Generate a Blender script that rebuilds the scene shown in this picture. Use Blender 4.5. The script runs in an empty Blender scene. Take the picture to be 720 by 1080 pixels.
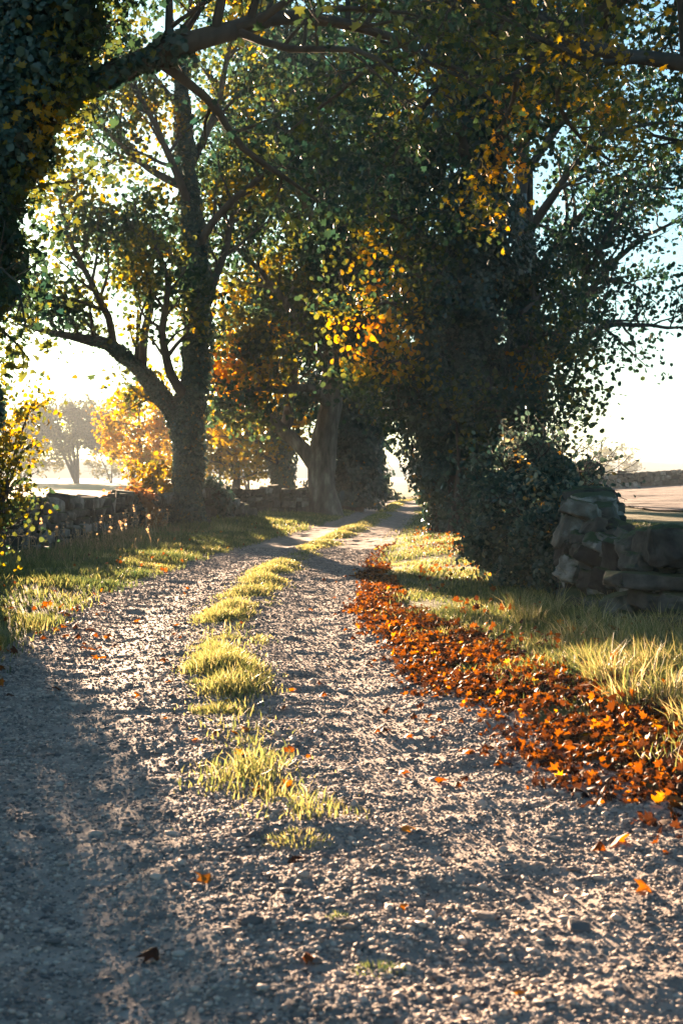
import bpy, bmesh, math, random
import numpy as np
from mathutils import Vector
R = math.radians
scene = bpy.context.scene
COL = scene.collection
F = 1500.0; HOR = 503.0; EYE = 1.5          # lens and eye height of the photograph (720x1080)
SUN_AZ, SUN_EL = R(-15), R(6.8)

# ------------------------------------------------------------------ noise
def _hash(ix, iy, iz, seed):
    h = (ix*374761393 + iy*668265263 + iz*2147483647 + seed*974711) & 0xFFFFFFFF
    h = ((h ^ (h >> 13))*1274126177) & 0xFFFFFFFF
    h = ((h ^ (h >> 15))*2246822519) & 0xFFFFFFFF
    return ((h ^ (h >> 16)) & 0xFFFF)/65535.0
def vnoise(x, y, z=0.0, seed=0):
    x = np.asarray(x, float); y = np.asarray(y, float); z = np.zeros_like(x)+z
    fx = np.floor(x); fy = np.floor(y); fz = np.floor(z)
    ix = fx.astype(np.int64); iy = fy.astype(np.int64); iz = fz.astype(np.int64)
    tx = x-fx; ty = y-fy; tz = z-fz
    tx = tx*tx*(3-2*tx); ty = ty*ty*(3-2*ty); tz = tz*tz*(3-2*tz)
    def c(a, b, d): return _hash(ix+a, iy+b, iz+d, seed)
    r = 0
    for d, wz in ((0, 1-tz), (1, tz)):
        r = r + wz*((c(0,0,d)*(1-tx)+c(1,0,d)*tx)*(1-ty)+(c(0,1,d)*(1-tx)+c(1,1,d)*tx)*ty)
    return r*2-1
def fbm(x, y, z=0.0, seed=0, o=4, g=.5):
    r = 0; a = 1; f = 1
    for i in range(o):
        r = r+a*vnoise(np.asarray(x)*f, np.asarray(y)*f, np.asarray(z)*f, seed+i*17); a *= g; f *= 2.03
    return r
def sstep(a, b, x):
    t = np.clip((np.asarray(x, float)-a)/(b-a), 0, 1); return t*t*(3-2*t)

# ------------------------------------------------------------------ terrain
_cy = [-40, 0, 3, 4.4, 5.9, 9.5, 15.3, 23, 33.6, 41, 53.6, 70, 83, 92, 100, 110, 125]
_cx = [1.5, .9, .4, .12, -.2, -.8, -1.22, -1.08, -.3, .35, 1.45, 2.5, 3.3, 4.3, 7.5, 14, 26]
_gy = np.linspace(-40, 125, 1651)
_g = np.interp(_gy, _cy, _cx)
for _ in range(3): _g = np.convolve(np.pad(_g, 12, 'edge'), np.ones(25)/25, 'valid')
def xc(y): return np.interp(y, _gy, _g)
def hw(y): return np.interp(y, [0, 5, 8, 12, 17, 25, 40, 90, 100, 120], [1.7, 1.6, 1.65, 1.75, 1.75, 1.6, 1.3, 1.3, 2.2, 3.6])
def Hs(x, y):
    x = np.asarray(x, float); y = np.asarray(y, float)
    u = x-xc(y); w = hw(y); au = np.abs(u)
    k = 1-sstep(100, 118, y)
    z = -.035*np.exp(-((au-w*.58)/.32)**2)*k
    z = z + .13*sstep(w-.15, w+1.3, au)*k
    z = z + .02*np.exp(-(u/.3)**2)*k
    z = z + .05*fbm(x*.35, y*.35, 3.1, 5, 3)*sstep(w, w+2, au) + .02*fbm(x*.5, y*.5, 1, 9, 2)
    z = z + .95*sstep(60, 125, y)*sstep(12, 32, x)
    z = z + .6*fbm(x*.012, y*.012, 2, 31, 2)*sstep(130, 400, y)
    z = z - .25*sstep(-6, -14, x)*sstep(20, 40, y)
    return z
def H1(x, y): return float(Hs(np.array([x]), np.array([y]))[0])
def P(px, py, d): return np.array([(px-360)/F*d, d, EYE-(py-HOR)/F*d])   # point at distance d seen in that direction
def G(px, py):                                                            # ground point seen in that direction
    d = EYE*F/(py-HOR)
    for _ in range(6):
        x = (px-360)/F*d; d = (EYE-H1(x, d))*F/(py-HOR)
    return (px-360)/F*d, d

# ------------------------------------------------------------------ materials
def new_mat(name):
    m = bpy.data.materials.new(name); m.use_nodes = True
    nt = m.node_tree; nt.nodes.clear()
    return m, nt, nt.nodes, nt.links
def ramp(nodes, stops):
    r = nodes.new('ShaderNodeValToRGB'); e = r.color_ramp.elements
    while len(e) < len(stops): e.new(.5)
    for i, (p, c) in enumerate(stops):
        e[i].position = p; e[i].color = (*c, 1)
    return r
def leaf_mat(name, stops, trans=.5, rough=.5, tsat=1.6, spec=.4):
    m, nt, N, L = new_mat(name)
    a = N.new('ShaderNodeAttribute'); a.attribute_name = 'tint'
    r = ramp(N, stops); L.new(a.outputs['Fac'], r.inputs[0])
    p = N.new('ShaderNodeBsdfPrincipled'); p.inputs['Roughness'].default_value = rough
    p.inputs['Specular IOR Level'].default_value = spec
    L.new(r.outputs[0], p.inputs['Base Color'])
    h = N.new('ShaderNodeHueSaturation'); h.inputs['Saturation'].default_value = 1.15; h.inputs['Value'].default_value = tsat
    L.new(r.outputs[0], h.inputs['Color'])
    t = N.new('ShaderNodeBsdfTranslucent'); L.new(h.outputs[0], t.inputs['Color'])
    mx = N.new('ShaderNodeMixShader'); mx.inputs[0].default_value = trans
    L.new(p.outputs[0], mx.inputs[1]); L.new(t.outputs[0], mx.inputs[2])
    o = N.new('ShaderNodeOutputMaterial'); L.new(mx.outputs[0], o.inputs[0])
    return m
def rough_mat(name, stops, scale=3, detail=8, rough=.9, bump=.3, bscale=20, bdist=.02, spec=.3, stretch=(1,1,1), moss=None, tint=0):
    m, nt, N, L = new_mat(name)
    tc = N.new('ShaderNodeTexCoord'); mp = N.new('ShaderNodeMapping'); mp.inputs['Scale'].default_value = stretch
    L.new(tc.outputs['Object'], mp.inputs[0])
    n = N.new('ShaderNodeTexNoise'); n.inputs['Scale'].default_value = scale; n.inputs['Detail'].default_value = detail
    n.inputs['Roughness'].default_value = .62
    L.new(mp.outputs[0], n.inputs['Vector'])
    r = ramp(N, stops)
    src = n.outputs[0]
    if tint:
        a = N.new('ShaderNodeAttribute'); a.attribute_name = 'tint'
        ma = N.new('ShaderNodeMath'); ma.operation = 'MULTIPLY_ADD'; ma.inputs[1].default_value = tint; 
        L.new(a.outputs['Fac'], ma.inputs[0])
        sb = N.new('ShaderNodeMath'); sb.operation = 'ADD'; sb.inputs[1].default_value = -tint/2
        L.new(n.outputs[0], sb.inputs[0]); L.new(sb.outputs[0], ma.inputs[2]); src = ma.outputs[0]
    L.new(src, r.inputs[0])
    col = r.outputs[0]
    if moss:
        g = N.new('ShaderNodeNewGeometry'); sp = N.new('ShaderNodeSeparateXYZ'); L.new(g.outputs['Normal'], sp.inputs[0])
        n3 = N.new('ShaderNodeTexNoise'); n3.inputs['Scale'].default_value = 4; n3.inputs['Detail'].default_value = 6
        L.new(tc.outputs['Object'], n3.inputs['Vector'])
        ad = N.new('ShaderNodeMath'); ad.operation = 'ADD'; L.new(sp.outputs[2], ad.inputs[0]); L.new(n3.outputs[0], ad.inputs[1])
        mr = N.new('ShaderNodeMapRange'); mr.inputs[1].default_value = .95; mr.inputs[2].default_value = 1.35
        L.new(ad.outputs[0], mr.inputs[0])
        mc = N.new('ShaderNodeMixRGB'); mc.inputs[2].default_value = (*moss, 1); L.new(mr.outputs[0], mc.inputs[0]); L.new(col, mc.inputs[1]); col = mc.outputs[0]
    n2 = N.new('ShaderNodeTexNoise'); n2.inputs['Scale'].default_value = bscale; n2.inputs['Detail'].default_value = 8
    L.new(mp.outputs[0], n2.inputs['Vector'])
    b = N.new('ShaderNodeBump'); b.inputs['Strength'].default_value = bump; b.inputs['Distance'].default_value = bdist
    L.new(n2.outputs[0], b.inputs['Height'])
    p = N.new('ShaderNodeBsdfPrincipled'); p.inputs['Roughness'].default_value = rough
    p.inputs['Specular IOR Level'].default_value = spec
    L.new(col, p.inputs['Base Color']); L.new(b.outputs[0], p.inputs['Normal'])
    o = N.new('ShaderNodeOutputMaterial'); L.new(p.outputs[0], o.inputs[0])
    return m
GREEN = (.013, .036, .028); MID = (.028, .052, .024); OLIVE = (.10, .105, .022); YEL = (.40, .24, .03); ORA = (.42, .17, .02)
M = {}
M['leaf'] = leaf_mat('autumn_leaves', [(0, GREEN), (.3, MID), (.5, OLIVE), (.75, YEL), (1, ORA)], trans=.45)
M['ivy'] = leaf_mat('ivy_leaves', [(0, (.016, .040, .032)), (.5, (.035, .072, .052)), (.8, (.10, .13, .075)), (1, (.30, .17, .03))], trans=.22, rough=.36, spec=.55)
M['bushleaf'] = leaf_mat('shrub_leaves', [(0, (.03, .065, .055)), (.5, (.09, .13, .09)), (.85, (.28, .27, .17)), (1, (.45, .26, .07))], trans=.35, rough=.4, spec=.5)  # pale stops put sunlight on the leaf sides into the colour
M['hazeleaf'] = leaf_mat('far_foliage', [(0, (.06, .075, .04)), (1, (.20, .16, .05))], trans=.35)
M['bracken'] = leaf_mat('bracken_fronds', [(0, (.16, .08, .035)), (1, (.38, .19, .08))], trans=.4)
M['grass'] = leaf_mat('grass_blades', [(0, (.032, .060, .026)), (.5, (.12, .14, .05)), (.8, (.30, .27, .11)), (1, (.52, .42, .24))], trans=.5, tsat=1.4, rough=.5)
M['drygrass'] = leaf_mat('dry_grass_stems', [(0, (.14, .13, .06)), (.5, (.30, .21, .12)), (1, (.45, .31, .19))], trans=.4)
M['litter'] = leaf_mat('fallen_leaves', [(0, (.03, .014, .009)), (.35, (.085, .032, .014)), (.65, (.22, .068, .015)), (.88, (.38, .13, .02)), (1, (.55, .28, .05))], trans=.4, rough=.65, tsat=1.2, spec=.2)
M['bark'] = rough_mat('bark', [(.3, (.035, .030, .026)), (.7, (.11, .095, .08))], 2.5, 8, .95, .9, 5, .05, stretch=(1, 1, .25))
M['palebark'] = rough_mat('pale_bark', [(.35, (.05, .045, .038)), (.55, (.13, .12, .10)), (.72, (.27, .26, .23))], 4, 12, .95, 1, 6, .08, stretch=(1, 1, .3))
M['gravel'] = rough_mat('gravel_ground', [(.25, (.12, .099, .084)), (.5, (.26, .212, .178)), (.75, (.40, .325, .275))], 5, 12, .85, .8, 90, .012, spec=.15)
M['pebble'] = rough_mat('pebbles', [(.2, (.12, .105, .10)), (.5, (.27, .215, .18)), (.8, (.44, .36, .30))], 3, 3, .8, .3, 80, .004, spec=.2, tint=.9)
M['stone'] = rough_mat('dry_stone', [(.25, (.03, .027, .023)), (.5, (.075, .068, .058)), (.68, (.13, .12, .10)), (.82, (.26, .25, .23))], 4.2, 12, .95, .8, 9, .03, moss=(.045, .060, .022), tint=.6)
M['core'] = rough_mat('crevice_dark', [(.3, (.02, .018, .015)), (.7, (.05, .045, .04))], 5, 6)  # near-black filler: shade of the gaps between stones put into its colour
M['soil'] = rough_mat('ploughed_soil', [(.3, (.07, .05, .042)), (.7, (.13, .095, .078))], .6, 8, .95, .9, 1.5, .15, stretch=(.35, 1, 1))
M['hill'] = rough_mat('far_hills', [(.3, (.07, .09, .05)), (.7, (.12, .12, .06))], .01, 4)

def ground_mat():
    m, nt, N, L = new_mat('verge_earth')
    tc = N.new('ShaderNodeTexCoord')
    def noise(s, d=8):
        n = N.new('ShaderNodeTexNoise'); n.inputs['Scale'].default_value = s; n.inputs['Detail'].default_value = d
        L.new(tc.outputs['Object'], n.inputs['Vector']); return n.outputs[0]
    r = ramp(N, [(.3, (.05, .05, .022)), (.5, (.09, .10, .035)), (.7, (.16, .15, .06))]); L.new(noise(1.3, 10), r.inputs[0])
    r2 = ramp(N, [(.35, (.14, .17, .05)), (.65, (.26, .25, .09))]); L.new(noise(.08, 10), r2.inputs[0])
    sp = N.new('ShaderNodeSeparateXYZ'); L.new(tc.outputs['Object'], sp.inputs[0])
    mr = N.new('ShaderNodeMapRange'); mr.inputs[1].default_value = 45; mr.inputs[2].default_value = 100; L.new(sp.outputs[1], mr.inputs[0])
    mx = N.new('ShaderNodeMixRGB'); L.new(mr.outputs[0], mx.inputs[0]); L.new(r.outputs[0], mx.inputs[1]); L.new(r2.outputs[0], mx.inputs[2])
    b = N.new('ShaderNodeBump'); b.inputs['Strength'].default_value = .8; b.inputs['Distance'].default_value = .05; L.new(noise(14), b.inputs['Height'])
    p = N.new('ShaderNodeBsdfPrincipled'); p.inputs['Roughness'].default_value = .95; p.inputs['Specular IOR Level'].default_value = .2
    L.new(mx.outputs[0], p.inputs['Base Color']); L.new(b.outputs[0], p.inputs['Normal'])
    o = N.new('ShaderNodeOutputMaterial'); L.new(p.outputs[0], o.inputs[0]); return m
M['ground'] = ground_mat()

# ------------------------------------------------------------------ mesh helpers
def mesh_np(name, V, faces, mat, tint=None, smooth=False):
    """faces: list of int arrays (n,k)"""
    me = bpy.data.meshes.new(name)
    V = np.asarray(V, np.float32)
    faces = [np.asarray(f, np.int32) for f in faces if len(f)]
    nl = sum(f.size for f in faces); nf = sum(len(f) for f in faces)
    me.vertices.add(len(V)); me.vertices.foreach_set('co', V.ravel())
    me.loops.add(nl); me.loops.foreach_set('vertex_index', np.concatenate([f.ravel() for f in faces]))
    starts = []; s = 0
    for f in faces:
        starts.append(s+np.arange(len(f))*f.shape[1]); s += f.size
    me.polygons.add(nf); me.polygons.foreach_set('loop_start', np.concatenate(starts).astype(np.int32))
    if smooth: me.polygons.foreach_set('use_smooth', np.ones(nf, bool))
    if tint is not None:
        a = me.attributes.new('tint', 'FLOAT', 'POINT'); a.data.foreach_set('value', np.asarray(tint, np.float32))
    me.update(calc_edges=True); me.validate()
    me.materials.append(mat)
    return me
class Geo:
    def __init__(s): s.V = []; s.F = {}; s.T = []; s.n = 0
    def add(s, V, F, tint=None):
        V = np.asarray(V, float)
        for f in F:
            f = np.asarray(f)
            if len(f): s.F.setdefault(f.shape[1], []).append(f+s.n)
        s.V.append(V); s.T.append(np.zeros(len(V)) if tint is None else np.zeros(len(V))+tint); s.n += len(V)
    def mesh(s, name, mat, smooth=False, origin=(0, 0, 0)):
        V = np.concatenate(s.V)-np.array(origin)
        return mesh_np(name, V, [np.concatenate(v) for v in s.F.values()], mat, np.concatenate(s.T), smooth)
def link(name, me, parent=None, loc=(0, 0, 0)):
    o = bpy.data.objects.new(name, me); COL.objects.link(o); o.location = loc
    if parent is not None: o.parent = parent
    return o
def tag(o, label=None, cat=None, group=None, kind=None):
    if label: o['label'] = label
    if cat: o['category'] = cat
    if group: o['group'] = group
    if kind: o['kind'] = kind
    return o
def thing(name, loc, label, cat, group=None):
    o = bpy.data.objects.new(name, None); COL.objects.link(o); o.location = loc; o.empty_display_size = .3
    return tag(o, label, cat, group)

# leaf templates: (verts, list of faces)
def _maple():
    pts = [(.58, 90), (.33, 70), (.50, 48), (.27, 22), (.46, -2), (.26, -38), (.14, -80)]
    a = [(r*math.cos(R(t)), r*math.sin(R(t))) for r, t in pts]
    b = [(-x, y) for x, y in a[1:]][::-1]
    o = a+b; n = len(o)
    V = [(x, y, -.25*x*x-.15*y*y) for x, y in o]+[(0, 0, .05)]
    return np.array(V), [np.array([(i, (i+1) % n, n) for i in range(n)])]
T_MAPLE = _maple()
T_HEX = (np.array([(0, -.5, 0), (.42, -.25, -.12), (.40, .25, -.12), (0, .55, .02), (-.40, .25, -.12), (-.42, -.25, -.12)]), [np.array([(0, 1, 2, 3), (0, 3, 4, 5)])])
T_KITE = (np.array([(0, -.5, 0), (.42, .05, -.1), (0, .55, 0), (-.42, .05, -.1)]), [np.array([(0, 1, 2), (0, 2, 3)])])
def leaves(g, C, size, Nrm, tmpl, rng, tint, curl=None):
    TV, TF = tmpl; n = len(C)
    if n == 0: return
    Nrm = Nrm/np.maximum(np.linalg.norm(Nrm, axis=1), 1e-6)[:, None]
    a = rng.normal(size=(n, 3)); t1 = np.cross(Nrm, a); t1 /= np.maximum(np.linalg.norm(t1, axis=1), 1e-6)[:, None]
    t2 = np.cross(Nrm, t1)
    s = (np.zeros(n)+size)[:, None, None]
    cz = np.ones(n) if curl is None else curl
    V = C[:, None, :]+s*(TV[None, :, 0, None]*t1[:, None]+TV[None, :, 1, None]*t2[:, None]+(TV[None, :, 2, None]*cz[:, None, None])*Nrm[:, None])
    k = len(TV); off = (np.arange(n)*k)[:, None, None]
    g.add(V.reshape(-1, 3), [(f[None]+off).reshape(-1, f.shape[1]) for f in TF], np.repeat(np.zeros(n)+tint, k))

def crom(pts, rad, step):
    pts = np.asarray(pts, float); rad = np.asarray(rad, float)
    if len(pts) < 3 and step > 0: pass
    Pp = np.vstack([2*pts[0]-pts[1], pts, 2*pts[-1]-pts[-2]]); out = []; ro = []
    for i in range(1, len(Pp)-2):
        n = max(2, int(np.linalg.norm(Pp[i+1]-Pp[i])/step))
        t = np.linspace(0, 1, n, endpoint=False)[:, None]
        p0, p1, p2, p3 = Pp[i-1], Pp[i], Pp[i+1], Pp[i+2]
        out.append(.5*((2*p1)+(-p0+p2)*t+(2*p0-5*p1+4*p2-p3)*t*t+(-p0+3*p1-3*p2+p3)*t**3))
        ro.append(rad[i-1]+(rad[i]-rad[i-1])*t[:, 0])
    return np.vstack(out+[pts[-1:]]), np.concatenate(ro+[rad[-1:]])
def tube(g, pts, rad, sides=6, lump=0, seed=0):
    pts = np.asarray(pts, float); n = len(pts)
    T = np.gradient(pts, axis=0); T /= np.maximum(np.linalg.norm(T, axis=1), 1e-6)[:, None]
    a = np.array([1., 0, 0]) if abs(T[0][0]) < .8 else np.array([0., 1, 0])
    U = np.zeros_like(pts)
    for i in range(n):
        a = a-T[i]*a.dot(T[i]); a /= max(np.linalg.norm(a), 1e-6); U[i] = a
    W = np.cross(T, U)
    th = np.linspace(0, 2*math.pi, sides, endpoint=False)
    rr = np.asarray(rad)[:, None]*np.ones(sides)
    if lump:
        L = np.cumsum(np.r_[0, np.linalg.norm(np.diff(pts, axis=0), axis=1)])
        rr = rr*(1+lump*fbm(np.cos(th)[None]*1.3+0*L[:, None], np.sin(th)[None]*1.3+0*L[:, None], L[:, None]*1.2, seed, 3))
    V = pts[:, None]+rr[:, :, None]*(np.cos(th)[None, :, None]*U[:, None]+np.sin(th)[None, :, None]*W[:, None])
    i = np.arange(n-1)[:, None]*sides; j = np.arange(sides)[None]; j2 = (j+1) % sides
    Fq = np.stack([i+j, i+j2, i+sides+j2, i+sides+j], -1).reshape(-1, 4)
    V = np.vstack([V.reshape(-1, 3), pts[-1]])
    k = (n-1)*sides; c = n*sides
    Ft = np.array([(k+q, k+(q+1) % sides, c) for q in range(sides)])
    g.add(V, [Fq, Ft])

# ------------------------------------------------------------------ trees
class Tree:
    def __init__(s, seed):
        s.rng = np.random.default_rng(seed); s.seed = seed
        s.wood = Geo(); s.twig = s.wood; s.anchors = []; s.adir = []; s.ivy = Geo()
    def trunk(s, pts, rad, step=.4, sides=14, lump=.12):
        p, r = crom(pts, rad, step); tube(s.wood, p, r, sides, lump, s.seed); return p, r
    def grow(s, p, r, lv, mx, dens, lenf, up=.15, t0=.25, minlen=.3, wob=.16, sag=0.):
        rng = s.rng
        seg = np.linalg.norm(np.diff(p, axis=0), axis=1); L = seg.sum(); cum = np.r_[0, np.cumsum(seg)]/L
        if lv >= mx:
            for t in np.linspace(.15, 1, max(3, int(L/.28))):
                s.anchors.append([np.interp(t, cum, p[:, k]) for k in range(3)]); s.adir.append(p[-1]-p[0])
            return
        n = max(2, int(L*dens[lv]+rng.random()))
        for i in range(n):
            t = t0+(1-t0)*(i+rng.random())/n
            pos = np.array([np.interp(t, cum, p[:, k]) for k in range(3)]); rr = np.interp(t, cum, r)
            j = min(len(p)-2, int(np.searchsorted(cum, t))-1); j = max(j, 0)
            tan = p[j+1]-p[j]; tan /= max(np.linalg.norm(tan), 1e-6)
            a = rng.normal(size=3); a -= tan*a.dot(tan); a /= np.linalg.norm(a)
            d = tan*rng.uniform(.35, .8)+a*rng.uniform(.6, 1)+np.array([0, 0, up]); d /= np.linalg.norm(d)
            l = max(minlen, L*lenf[lv]*rng.uniform(.6, 1.2)*(1.15-.6*t))
            m = 5 if lv < mx-1 else 4
            q = [pos]
            for k in range(m):
                d = d+rng.normal(size=3)*wob+np.array([0, 0, .04-sag*(k/m)]); d /= np.linalg.norm(d)
                q.append(q[-1]+d*l/m)
            q = np.array(q); r0 = min(rr*.6, .02+l*.022); q_r = np.linspace(r0, max(.004, r0*.25), m+1)
            tube(s.twig, q, q_r, 5 if lv == 0 else (4 if r0 > .02 else 3))
            s.grow(q, q_r, lv+1, mx, dens, lenf, up, .2, minlen, wob, sag)
    def limb(s, pts, rad, mx=3, dens=(1.9, 2.6, 3.2), lenf=(.42, .45, .5), step=.45, sides=9, **k):
        p, r = crom(pts, rad, step); 
        p = p+np.stack([fbm(p[:, 2]*.8+i*9, p[:, 1]*.8, p[:, 0]*.8, s.seed+i, 2) for i in range(3)], 1)*.10*np.minimum(1, np.arange(len(p))/4)[:, None]
        tube(s.wood, p, r, sides, .08, s.seed); s.grow(p, r, 0, mx, dens, lenf, **k); return p, r
    def foliage(s, per, spread, size, tmpl, tbase, tvar=.12, tnoise=.25, blobs=(), flt=None):
        A = np.array(s.anchors); rng = s.rng
        C = np.repeat(A, per, axis=0)+rng.normal(size=(len(A)*per, 3))*spread*np.array([1, 1, .75])
        keep = rng.random(len(C)) < np.clip(.75+.9*fbm(C[:, 0]*.9, C[:, 1]*.9, C[:, 2]*1.2, s.seed+3, 2), .12, 1)
        C = C[keep]
        if flt is not None: C = C[flt(C)]
        t = tbase+tvar*rng.normal(size=len(C))+tnoise*fbm(C[:, 0]*.8, C[:, 1]*.8, C[:, 2]*.9, s.seed+9, 3)
        for c, rad, dv in blobs: t = t+dv*np.exp(-((np.linalg.norm(C-np.array(c), axis=1)/rad)**2))*np.clip(.8+1.1*fbm(C[:, 0]*1.3, C[:, 1]*1.3, C[:, 2]*1.5, s.seed+5, 2), .1, 1.3)
        t = np.clip(t, 0, 1)
        Nn = rng.normal(size=(len(C), 3))*np.array([1, 1, .8])+np.array([0, 0, .5])
        g = Geo(); leaves(g, C, size*rng.uniform(.6, 1.25, len(C)), Nn, tmpl, rng, t, rng.uniform(.3, 2, len(C)))
        s.crown = g; return len(C)
    def add_ivy(s, p, r, thick, dens, size, tb=.35, tv=.2, tmpl=T_KITE, lit=0.):
        rng = s.rng
        seg = np.linalg.norm(np.diff(p, axis=0), axis=1); cum = np.r_[0, np.cumsum(seg)]
        area = (2*math.pi*(r[:-1]+thick*.6)*seg); n = int(area.sum()*dens)
        t = np.interp(rng.random(n), np.r_[0, np.cumsum(area)]/area.sum(), cum)
        c = np.stack([np.interp(t, cum, p[:, k]) for k in range(3)], 1); rr = np.interp(t, cum, r)
        T = np.gradient(p, axis=0); T = np.stack([np.interp(t, cum, T[:, k]) for k in range(3)], 1); T /= np.linalg.norm(T, axis=1)[:, None]
        a = rng.normal(size=(n, 3)); a -= T*(a*T).sum(1)[:, None]; a /= np.linalg.norm(a, axis=1)[:, None]
        q = c+a*rr[:, None]
        lump = np.clip(.5+1.0*fbm(q[:, 0]*1.6, q[:, 1]*1.6, q[:, 2]*.9, s.seed+21, 3), .05, 1.4)
        off = thick*lump*rng.random(n)**.75
        q = c+a*(rr*.97+off)[:, None]
        nn = a+rng.normal(size=(n, 3))*.5+np.array([0, 0, .3])
        tt = np.clip(tb+tv*rng.normal(size=n), 0, .93)
        k = rng.random(n) < .012; tt[k] = 1
        leaves(s.ivy, q, size*np.exp(rng.normal(size=n)*.32), nn, tmpl, rng, tt)
    def finish(s, name, base, label, cat='tree', group=None, bark='bark', leaf='leaf'):
        root = thing(name, tuple(base), label, cat, group)
        link('trunk', s.wood.mesh('trunk', M[bark], True, base), root)
        if hasattr(s, 'crown') and s.crown.n: link('crown', s.crown.mesh('crown', M[leaf], False, base), root)
        if s.ivy.n: link('ivy', s.ivy.mesh('ivy', M['ivy'], False, base), root)
        print(name, 'wood', s.wood.n, 'leaves verts', s.crown.n if hasattr(s, 'crown') else 0, 'ivy', s.ivy.n)
        return root
def PX(d, *pts):     # (px, py[, depth offset])
    return [P(p[0], p[1], d+(p[2] if len(p) > 2 else 0)) for p in pts]
def with_base(pts, sink=.15):
    x, y = pts[0][0], pts[0][1]; z = H1(x, y)
    pts[0] = np.array([x, y, z-sink]); return pts, np.array([x, y, z])

exec_trees = True
# --- left foreground ivy tree whose bough crosses the top of the view
def tree_front_left():
    t = Tree(11); d = 12.0
    tp, base = with_base(PX(d, (-96, 700), (-98, 600), (-96, 500), (-84, 400), (-58, 300), (-26, 190), (16, 90), (50, -10), (88, -130), (130, -260)))
    p, r = t.trunk(tp, [.62, .44, .34, .30, .27, .25, .23, .21, .18, .1], .3)
    t.add_ivy(p, r, .55, 2500, .052, .3, .2, T_HEX)
    for k in range(34):
        i = 6+int(k*(len(p)-12)/34); a = t.rng.uniform(-.9, .9); e = np.array([math.cos(a), -abs(math.sin(a)), t.rng.uniform(-.5, .3)])
        t.limb([p[i]+e*r[i]*.8, p[i]+e*(r[i]+.22), p[i]+e*(r[i]+.42)+[0, 0, -.10]], [.012, .008, .004], mx=1, dens=(9,), lenf=(.4,), sides=4, minlen=.12, step=.15)
    K = dict(dens=(2.3, 3.2, 3.6), lenf=(.30, .45, .5))
    q, qr = t.limb(PX(d, (22, 112), (75, 98), (120, 82), (170, 64), (215, 50), (262, 32, .3), (300, 22, .6), (350, 20, 1), (410, 36, 1.5), (460, 60, 2), (500, 84, 2.6)), [.13, .115, .10, .09, .082, .075, .065, .055, .042, .03, .015], t0=.12, **K)
    t.add_ivy(q[:8], qr[:8], .10, 500, .07, .3, .18, T_HEX)
    t.limb(PX(d, (168, 66), (195, 95, .3), (225, 130, .6), (250, 160, .9), (300, 190, 1.3), (330, 215, 1.6)), [.045, .04, .035, .03, .02, .01], mx=2, dens=(2.2, 2.6), lenf=(.32, .45))
    t.limb(PX(d, (255, 35), (300, 55, -.5), (360, 62, -1), (420, 80, -1.5)), [.04, .03, .022, .01], mx=2, dens=(3, 3), lenf=(.4, .5))
    t.limb(PX(d, (48, 20), (110, -30, 1), (190, -70, 2), (280, -80, 3), (380, -70, 4)), [.09, .07, .06, .04, .02], **K)
    t.limb(PX(d, (44, 30), (90, -20, -.6), (160, -40, -1.2), (240, -30, -1.8), (330, -10, -2.2)), [.1, .08, .06, .04, .02], **K)
    t.limb(PX(d, (0, 200), (-60, 120, 1), (-160, 40, 2), (-260, 0, 2)), [.12, .09, .06, .02], mx=2)
    t.limb(PX(d, (100, -130), (60, -250, 1), (0, -380, 0)), [.12, .09, .02], mx=2)
    t.limb(PX(d, (110, -150), (220, -250, -1), (340, -300, -2)), [.12, .09, .02], mx=2)
    # small leafy shoots hanging from the ivy at the frame edge
    for (a, b, c) in (((5, 290), (25, 310, -.3), (35, 345, -.4)), ((-5, 340), (15, 365, .2), (25, 385, .2)), ((-30, 250), (5, 280, -.5), (30, 300, -.8)), ((20, 200), (60, 190, .4), (90, 185, .6))):
        t.limb(PX(d, a, b, c), [.02, .014, .006], mx=1, dens=(6,), lenf=(.5,), sides=4)
    t.foliage(6, .17, .10, T_MAPLE, .26, .07, .34, blobs=[(P(300, 60, 14), 1.5, .15)])
    t.finish('sycamore_tree', base, 'leaning ivy-covered tree at left edge whose long dark bough arches across the top')
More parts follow.
